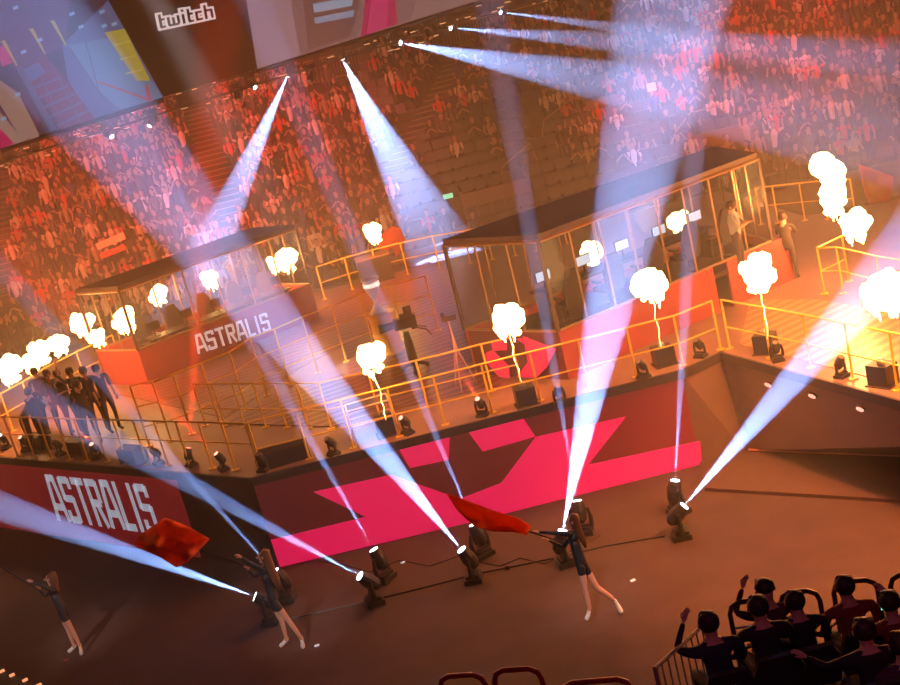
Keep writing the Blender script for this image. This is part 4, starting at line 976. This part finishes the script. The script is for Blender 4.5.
for k in range(5):
    P1.append(([(28 + k * 7, 88 + k * 9), (60 + k * 7, 76 + k * 8), (61 + k * 7, 78 + k * 8), (29 + k * 7, 90.5 + k * 9)], g_line))
for a, b in (((50, 62), (80, 122)), ((38, 72), (64, 127)), ((68, 46), (112, 112)), ((73, 44), (108, 36)), ((98, 90), (157, 89)), ((84, 40), (98, 92))):
    P1.append(([a, (a[0] + 1.2, a[1]), (b[0] + 1.2, b[1]), b], g_line))
for x, y in ((49, 20), (28, 28), (0, 40)):
    P1.append(([(x, y), (x + 4, y - 1), (x + 5, y), (x + 17, y + 24), (x + 16, y + 25), (x + 2, y + 2)], g_yel))
for x, y in ((12, 6), (20, 50), (98, 10), (68, 12), (77, 25), (36, 38), (100, 24), (110, 22), (14, 92), (0, 116)):
    P1.append(([(x, y), (x + 5, y - 2), (x + 6, y + 1), (x + 1, y + 3)], g_lb))
P1.append(([(96, 80), (98, 79), (152, 98), (150, 100)], g_redl)); P1.append(([(143, 84), (146, 82), (150, 96), (146, 98)], g_redl))
for x, y in ((112, 40), (118, 54), (124, 68)): P1.append(([(x, y + 3), (x + 16, y - 1), (x + 16.5, y), (x + .5, y + 4.2)], glow('picture_drum_band_' + str(x), (.75, .6, .15))))
many(P1, S1, s1)
P3 = [([(246, 0), (242, -60), (700, -190), (700, -70), (480, 0), (257, 69)], glow('picture_mauve', (.30, .16, .17))),
      ([(246, 0), (243, -30), (285, -40), (292, 12), (300, 55), (257, 69)], glow('picture_pale_mauve', (.46, .27, .33))),
      ([(300, -20), (308, 50), (350, 37), (360, 0), (362, -20)], glow('picture_brown', (.22, .10, .10))),
      ([(366, -10), (394, -10), (397, 24), (360, 37)], g_mag), ([(372, -10), (388, -10), (386, 28), (366, 34)], glow('picture_hot_pink', (.8, .03, .2))),
      ([(312, 4), (352, -3), (351, 6), (313, 13)], glow('picture_ice', (.42, .5, .68))), ([(313, 18), (353, 10), (352, 17), (314, 24)], glow('picture_ice_dim', (.35, .4, .58))),
      ([(420, -20), (470, -30), (470, 2), (410, 20)], glow('picture_rose_grey', (.36, .2, .2)))]
s3 = empty('led_screen', SB[2]); tag(s3, 'right hanging video screen showing a blurred mauve close-up with a pink stripe', 'screen', 'hanging video screens'); many(P3, S3, s3)
s2 = empty('corner_panel', SB[1]); tag(s2, 'black corner panel with a white lettered logo between the two hanging screens', 'panel')
pblack = mat('panel_black', (.014, .01, .01), .6)
poly_on(S2, [(163, 97), (104, -5), (60, -80), (232, -80), (246, 0), (257, 69)], 'panel', pblack, s2, s2.location, .02, .3)
n2 = S2[1] * (-1 if S2[1].dot(_f) > 0 else 1)
bl_ = plane_hit((158.5, 29), *S2); brr_ = plane_hit((213, 17.5), *S2); tl_ = plane_hit((155.5, 13.5), *S2)
lx = (brr_ - bl_); ly = (tl_ - bl_); 
lettering('logo_outline', 'twitch', bl_ + n2 * .03 - s2.location, lx.normalized(), ly.normalized(), lx.length, ly.length, glow('logo_white', (.75, .6, .6), .9), s2, n2 * .01, 2.9, .95)
lettering('logo_letters', 'twitch', bl_ + n2 * .05 - s2.location, lx.normalized(), ly.normalized(), lx.length, ly.length, M['black'], s2, n2 * .01, 1.0)
# backs, frames and the lamp truss under the screens
for a, b, par, fr_ in ((0, 1, s1, S1), (2, 3, s3, S3)):
    MB().tube([SB[a] - par.location + Vector((0, 0, -.06)), SB[b] - par.location + Vector((0, 0, -.06))], .07, 6).build('lower_frame', M['black'], par)
    n = fr_[1] * (-1 if fr_[1].dot(_f) > 0 else 1); top = plane_hit((108 if a == 0 else 246, -60), *fr_); bot = SB[a]
    q = [(-60, 168), (-60, -80), (60, -80), (163, 97)] if a == 0 else [(257, 69), (240, -80), (700, -190), (700, -68)]
    MB().slab([plane_hit(p, *fr_) - par.location - n * .05 for p in q], -n * .3).build('casing', M['black'], par)
T0, T1 = D((-30, 172), 36), D((560, -8), 41)
tr_ = empty('lighting_truss', T0); tag(tr_, 'black lighting truss hanging just below the screens', 'truss'); td = T1 - T0; tm_ = MB()
for oy, oz in ((0, 0), (.4, 0), (0, .4), (.4, .4)): tm_.tube([Vector((0, oy, oz)), td + Vector((0, oy, oz))], .03, 5)
for k in range(46):
    a = td * (k / 46); b = td * ((k + 1) / 46); tm_.tube([a, b + Vector((0, 0, .4))], .016, 4).tube([a + Vector((0, .4, .4)), b + Vector((0, .4, 0))], .016, 4)
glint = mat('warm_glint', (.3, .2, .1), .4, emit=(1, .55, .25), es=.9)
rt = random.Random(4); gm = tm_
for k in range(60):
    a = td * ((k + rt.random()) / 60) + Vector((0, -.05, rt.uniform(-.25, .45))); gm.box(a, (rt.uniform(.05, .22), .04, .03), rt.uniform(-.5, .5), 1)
gm.build('lattice', [M['black'], glint], tr_)
TB = [((287, 77), 39, ((218, 232), 42), 6, .22, 'hanging beam light under the black corner panel, leftmost of the hanging beams'), ((343, 60), 39, ((428, 225), 43.3), 6, .32, 'hanging beam light with the widest beam pointing down to mid-stage'),
      ((402, 43), 39.5, ((640, 88), 36), 5.2, .19, 'hanging beam light with a wide beam pointing right, lowest of three'), ((452, 28), 40, ((640, 44), 37), 4.2, .12, 'hanging beam light pointing right, middle of three'), ((502, 12), 40.5, ((650, 32), 38), 3.8, .09, 'hanging beam light pointing right, highest of three')]
for px, d, (tpx, tdp), e, an, lab in TB:
    lp = D(px, d); t = D(tpx, tdp); dr = (t - lp).normalized(); base = lp - dr * .26 + Vector((0, 0, .48))
    l, dd_ = moving_head(base, t, lab, 1.0, hang=True, grp='hanging beam lights'); beam(l, l + dd_, e * 10000, an)
rk = random.Random(9)
for k, px in enumerate(((10, 161), (36, 151), (72, 143), (109, 136), (153, 124), (238, 98), (252, 87), (312, 79), (430, 36))):
    lp = D(px, 37.5); l, _ = moving_head(lp + Vector((0, 0, .45)), lp + Vector((rk.uniform(-2, 2), -1.5, -1.6)), 'small hanging lamp under the screens, ' + ['first', 'second', 'third', 'fourth', 'fifth', 'sixth', 'seventh', 'eighth', 'ninth'][k] + ' of the unlit ones from the left', .8, lens_m if k in (3, 4, 6) else lens_warm, hang=True, grp='small hanging lamps')

# bright spots on the crowd
def spot_on(px, y, e, an, col=(.55, .7, 1)):
    t = Yp(px, y); s = light('SPOT', 'crowd_spot_light', (t.x * .6, 36, 15), e, col, spot_size=an, spot_blend=.4, shadow_soft_size=.05); aim(s, t)
spot_on((560, 163), 47.6, 26000, .028); spot_on((738, 104), 49, 26000, .04); spot_on((630, 140), 48.2, 22000, .035); spot_on((660, 20), 56, 40000, .045)

# ---------------------------------------------------------------- near stand, bottom right
NR = [(2.7, 10.75, 12.0), (3.1, 9.7, 10.75), (3.5, 8.6, 9.7)]
ns = MB().slab([(-2.2, 10.75, 0), (-2.2, 10.75, 3.1), (-2.2, 9.7, 3.1), (-2.2, 9.7, 3.5), (-2.2, 8.6, 3.5), (-2.2, 8.6, 0)], (3.35, 0, 0))
ns.slab([(1.15, 12, 0), (1.15, 12, 2.7), (1.15, 10.75, 2.7), (1.15, 10.75, 3.1), (1.15, 9.7, 3.1), (1.15, 9.7, 3.5), (1.15, 8.6, 3.5), (1.15, 8.6, 0)], (6.5, 0, 0))
tag(ns.build('near_stand', M['concrete']), 'dark stepped stand at the bottom right', kind='structure')
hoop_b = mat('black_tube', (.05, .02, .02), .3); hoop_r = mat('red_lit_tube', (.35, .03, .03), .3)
def hoop(pxl, pxr, zt, zb, m, lab):
    a = G(pxl, zt); b = G(pxr, zt); r = empty('guard_hoop', (a.x, a.y, zb)); tag(r, lab, 'guard rail', 'tubular guard hoops'); h = zt - zb; d = Vector((b.x - a.x, b.y - a.y, 0)); u = d.normalized()
    MB().tube([Vector((0, 0, 0)), Vector((0, 0, h - .12)), u * .03 + Vector((0, 0, h - .04)), u * .11 + Vector((0, 0, h)), d - u * .11 + Vector((0, 0, h)), d - u * .03 + Vector((0, 0, h - .04)), d + Vector((0, 0, h - .12)), d], .028, 8).build('hoop', m, r)
    MB().tube([Vector((0, 0, h - .3)), d + Vector((0, 0, h - .3))], .014, 6).tube([d * .5 + Vector((0, 0, h - .3)), d * .5], .012, 6).tube([Vector((0, 0, .1)), d + Vector((0, 0, .1))], .014, 6).build('crossbars', m, r)
for a, b, zt, zb, m, lab in (((728, 604), (774, 597), 3.8, 2.7, hoop_b, 'black tubular guard hoop behind the raised hand, leftmost at the bottom right'), ((779, 593), (818, 590), 3.8, 2.7, hoop_b, 'black tubular guard hoop above the person with an earpiece'), ((832, 583), (876, 579), 3.8, 2.7, hoop_b, 'black tubular guard hoop around the red-shirted man'), ((889, 576), (935, 571), 3.8, 2.7, hoop_b, 'black tubular guard hoop cut by the right edge of the photo'),
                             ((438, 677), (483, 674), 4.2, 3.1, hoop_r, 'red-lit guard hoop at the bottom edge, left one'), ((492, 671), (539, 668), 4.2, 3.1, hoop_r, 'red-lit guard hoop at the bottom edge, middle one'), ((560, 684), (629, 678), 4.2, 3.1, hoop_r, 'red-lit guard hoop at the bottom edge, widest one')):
    hoop(a, b, zt, zb, m, lab)
# stair handrail
ha, hb = G((655, 668), 4.25), G((712, 617), 3.95)
r = empty('stair_handrail', (ha.x, ha.y, 3.1)); tag(r, 'sloping metal handrail with balusters left of the seated fans', 'handrail'); da = Vector((0, 0, ha.z - 3.1)); db = Vector((hb.x - ha.x, hb.y - ha.y, hb.z - 3.1))
MB().tube([Vector((0, 0, 0)), da, db, Vector((db.x, db.y, -.4))], .026, 8).tube([Vector((0, 0, .12)), Vector((db.x, db.y, -.1))], .018, 6).build('rail', fm2, r); bl2 = MB()
for k in range(1, 10):
    q = da.lerp(db, k / 10); bl2.tube([Vector((q.x, q.y, .12 - .022 * k)), q], .009, 5)
bl2.build('balusters', fm2, r)
# seats and people
def near_seat(x, y, z, lab):
    r = empty('folding_seat', (x, y, z)); tag(r, lab, 'seat', 'dark folding seats at the bottom right')
    MB().slab([(-.24, -.2, .42), (.24, -.2, .42), (.26, -.27, .72), (.18, -.31, .92), (-.18, -.31, .92), (-.26, -.27, .72)], (0, -.06, -.01)).build('backrest', M['seat'], r)
    MB().box((0, .04, .42), (.46, .44, .06)).build('seat', M['seat'], r); MB().box((0, -.12, .2), (.06, .1, .4)).build('leg', M['black'], r)
def sitter(lab, px, row, top, hairm=None, rz=0.0, pose='lap', hair='short', lean=0):
    zf = NR[row][0]; g = G(px, zf + 1.2); o = Vector((g.x, g.y, zf)); R = Matrix.Rotation(rz, 3, 'Z')
    P = dict(pelvis=(0, 0, .56), chest=(lean, .03, .86), neck=(lean, .06, 1.06), head=(lean, .09, 1.2), sl=(-.235 + lean, .03, .98), el=(-.29, .12, .72), wl=(-.14, .32, .66), sr=(.235 + lean, .03, .98), er=(.29, .12, .72), wr=(.14, .32, .66),
             hl=(-.1, .02, .54), kl=(-.14, .44, .52), al=(-.14, .46, .1), tl=(-.14, .6, .045), hr=(.1, .02, .54), kr=(.14, .44, .52), ar=(.14, .46, .1), tr=(.14, .6, .045))
    if pose == 'left_up': P.update(el=(-.34, .18, .98), wl=(-.2, .25, 1.2))
    if pose == 'phone': P.update(er=(.26, .22, .92), wr=(.1, .42, 1.12))
    if pose == 'wide': P.update(el=(-.36, .2, .86), wl=(-.5, .3, .95))
    J = {a: o + R @ Vector(v) for a, v in P.items()}
    ob = person(lab, J, (jskin, top, trou, M['black'], 1, 1), False, hair, hairm, (o.x, o.y, o.z), R @ Vector((0, 1, 0)), grp='seated fans at the bottom right')
    near_seat(o.x, o.y, zf, 'dark folding seat under the ' + ' '.join(lab.split()[:9]).rstrip(','))
    return o
tops = dict(navy=mat('navy_jacket', (.02, .03, .06), .8), black=mat('black_hoodie', (.018, .016, .02), .8), red=mat('dark_red_shirt', (.22, .03, .02), .8), purple=mat('dark_purple_top', (.06, .02, .05), .8))
sitter('fan in navy jacket with one arm raised, leftmost of the seated fans', (712, 628), 1, tops['navy'], pose='left_up', rz=.1)
sitter('broad-backed fan in black hoodie in front of the person in a cap', (761, 612), 1, tops['black'])
sitter('fan with raised fist seated in the front row beside the hoop', (768, 594), 0, tops['purple'], pose='left_up', hair='cap')
sitter('fan with tied-up hair and earpiece in a dark top', (798, 606), 0, tops['black'])
o_ = sitter('man in dark red shirt seated in the front row', (848, 591), 0, tops['red'])
sitter('dark-haired fan in black at the lower right with one elbow out', (868, 636), 1, tops['black'], pose='wide')
sitter('fan in red holding up a green-lit phone at the right edge', (893, 607), 0, tops['red'], pose='phone')
sitter('fan in black cut off at the bottom right corner', (905, 650), 1, tops['purple'])
p = G((883, 603), 3.9); ph = empty('phone', p, .2); tag(ph, 'phone with a green-lit screen held up at the right edge', 'phone')
MB().box((0, 0, 0), (.075, .01, .15)).build('case', M['black'], ph); MB().box((0, -.007, 0), (.065, .004, .13)).build('screen', glow('phone_green', (.2, 1, .7), 1.5), ph)
for x_, row in ((1.6, 1), (2.2, 2), (2.75, 2), (3.3, 2), (3.85, 2), (1.65, 2)): near_seat(x_, (NR[row][1] + NR[row][2]) / 2, NR[row][0], f'empty dark folding seat in the {"middle" if row == 1 else "rear"} near row, {x_:.0f} places from the aisle' if 0 else 'empty dark folding seat in the rear near row')
tag(MB().box((0, 32, 17.9), (80, 72, .2)).build('ceiling', M['black']), 'dark arena ceiling', kind='structure')
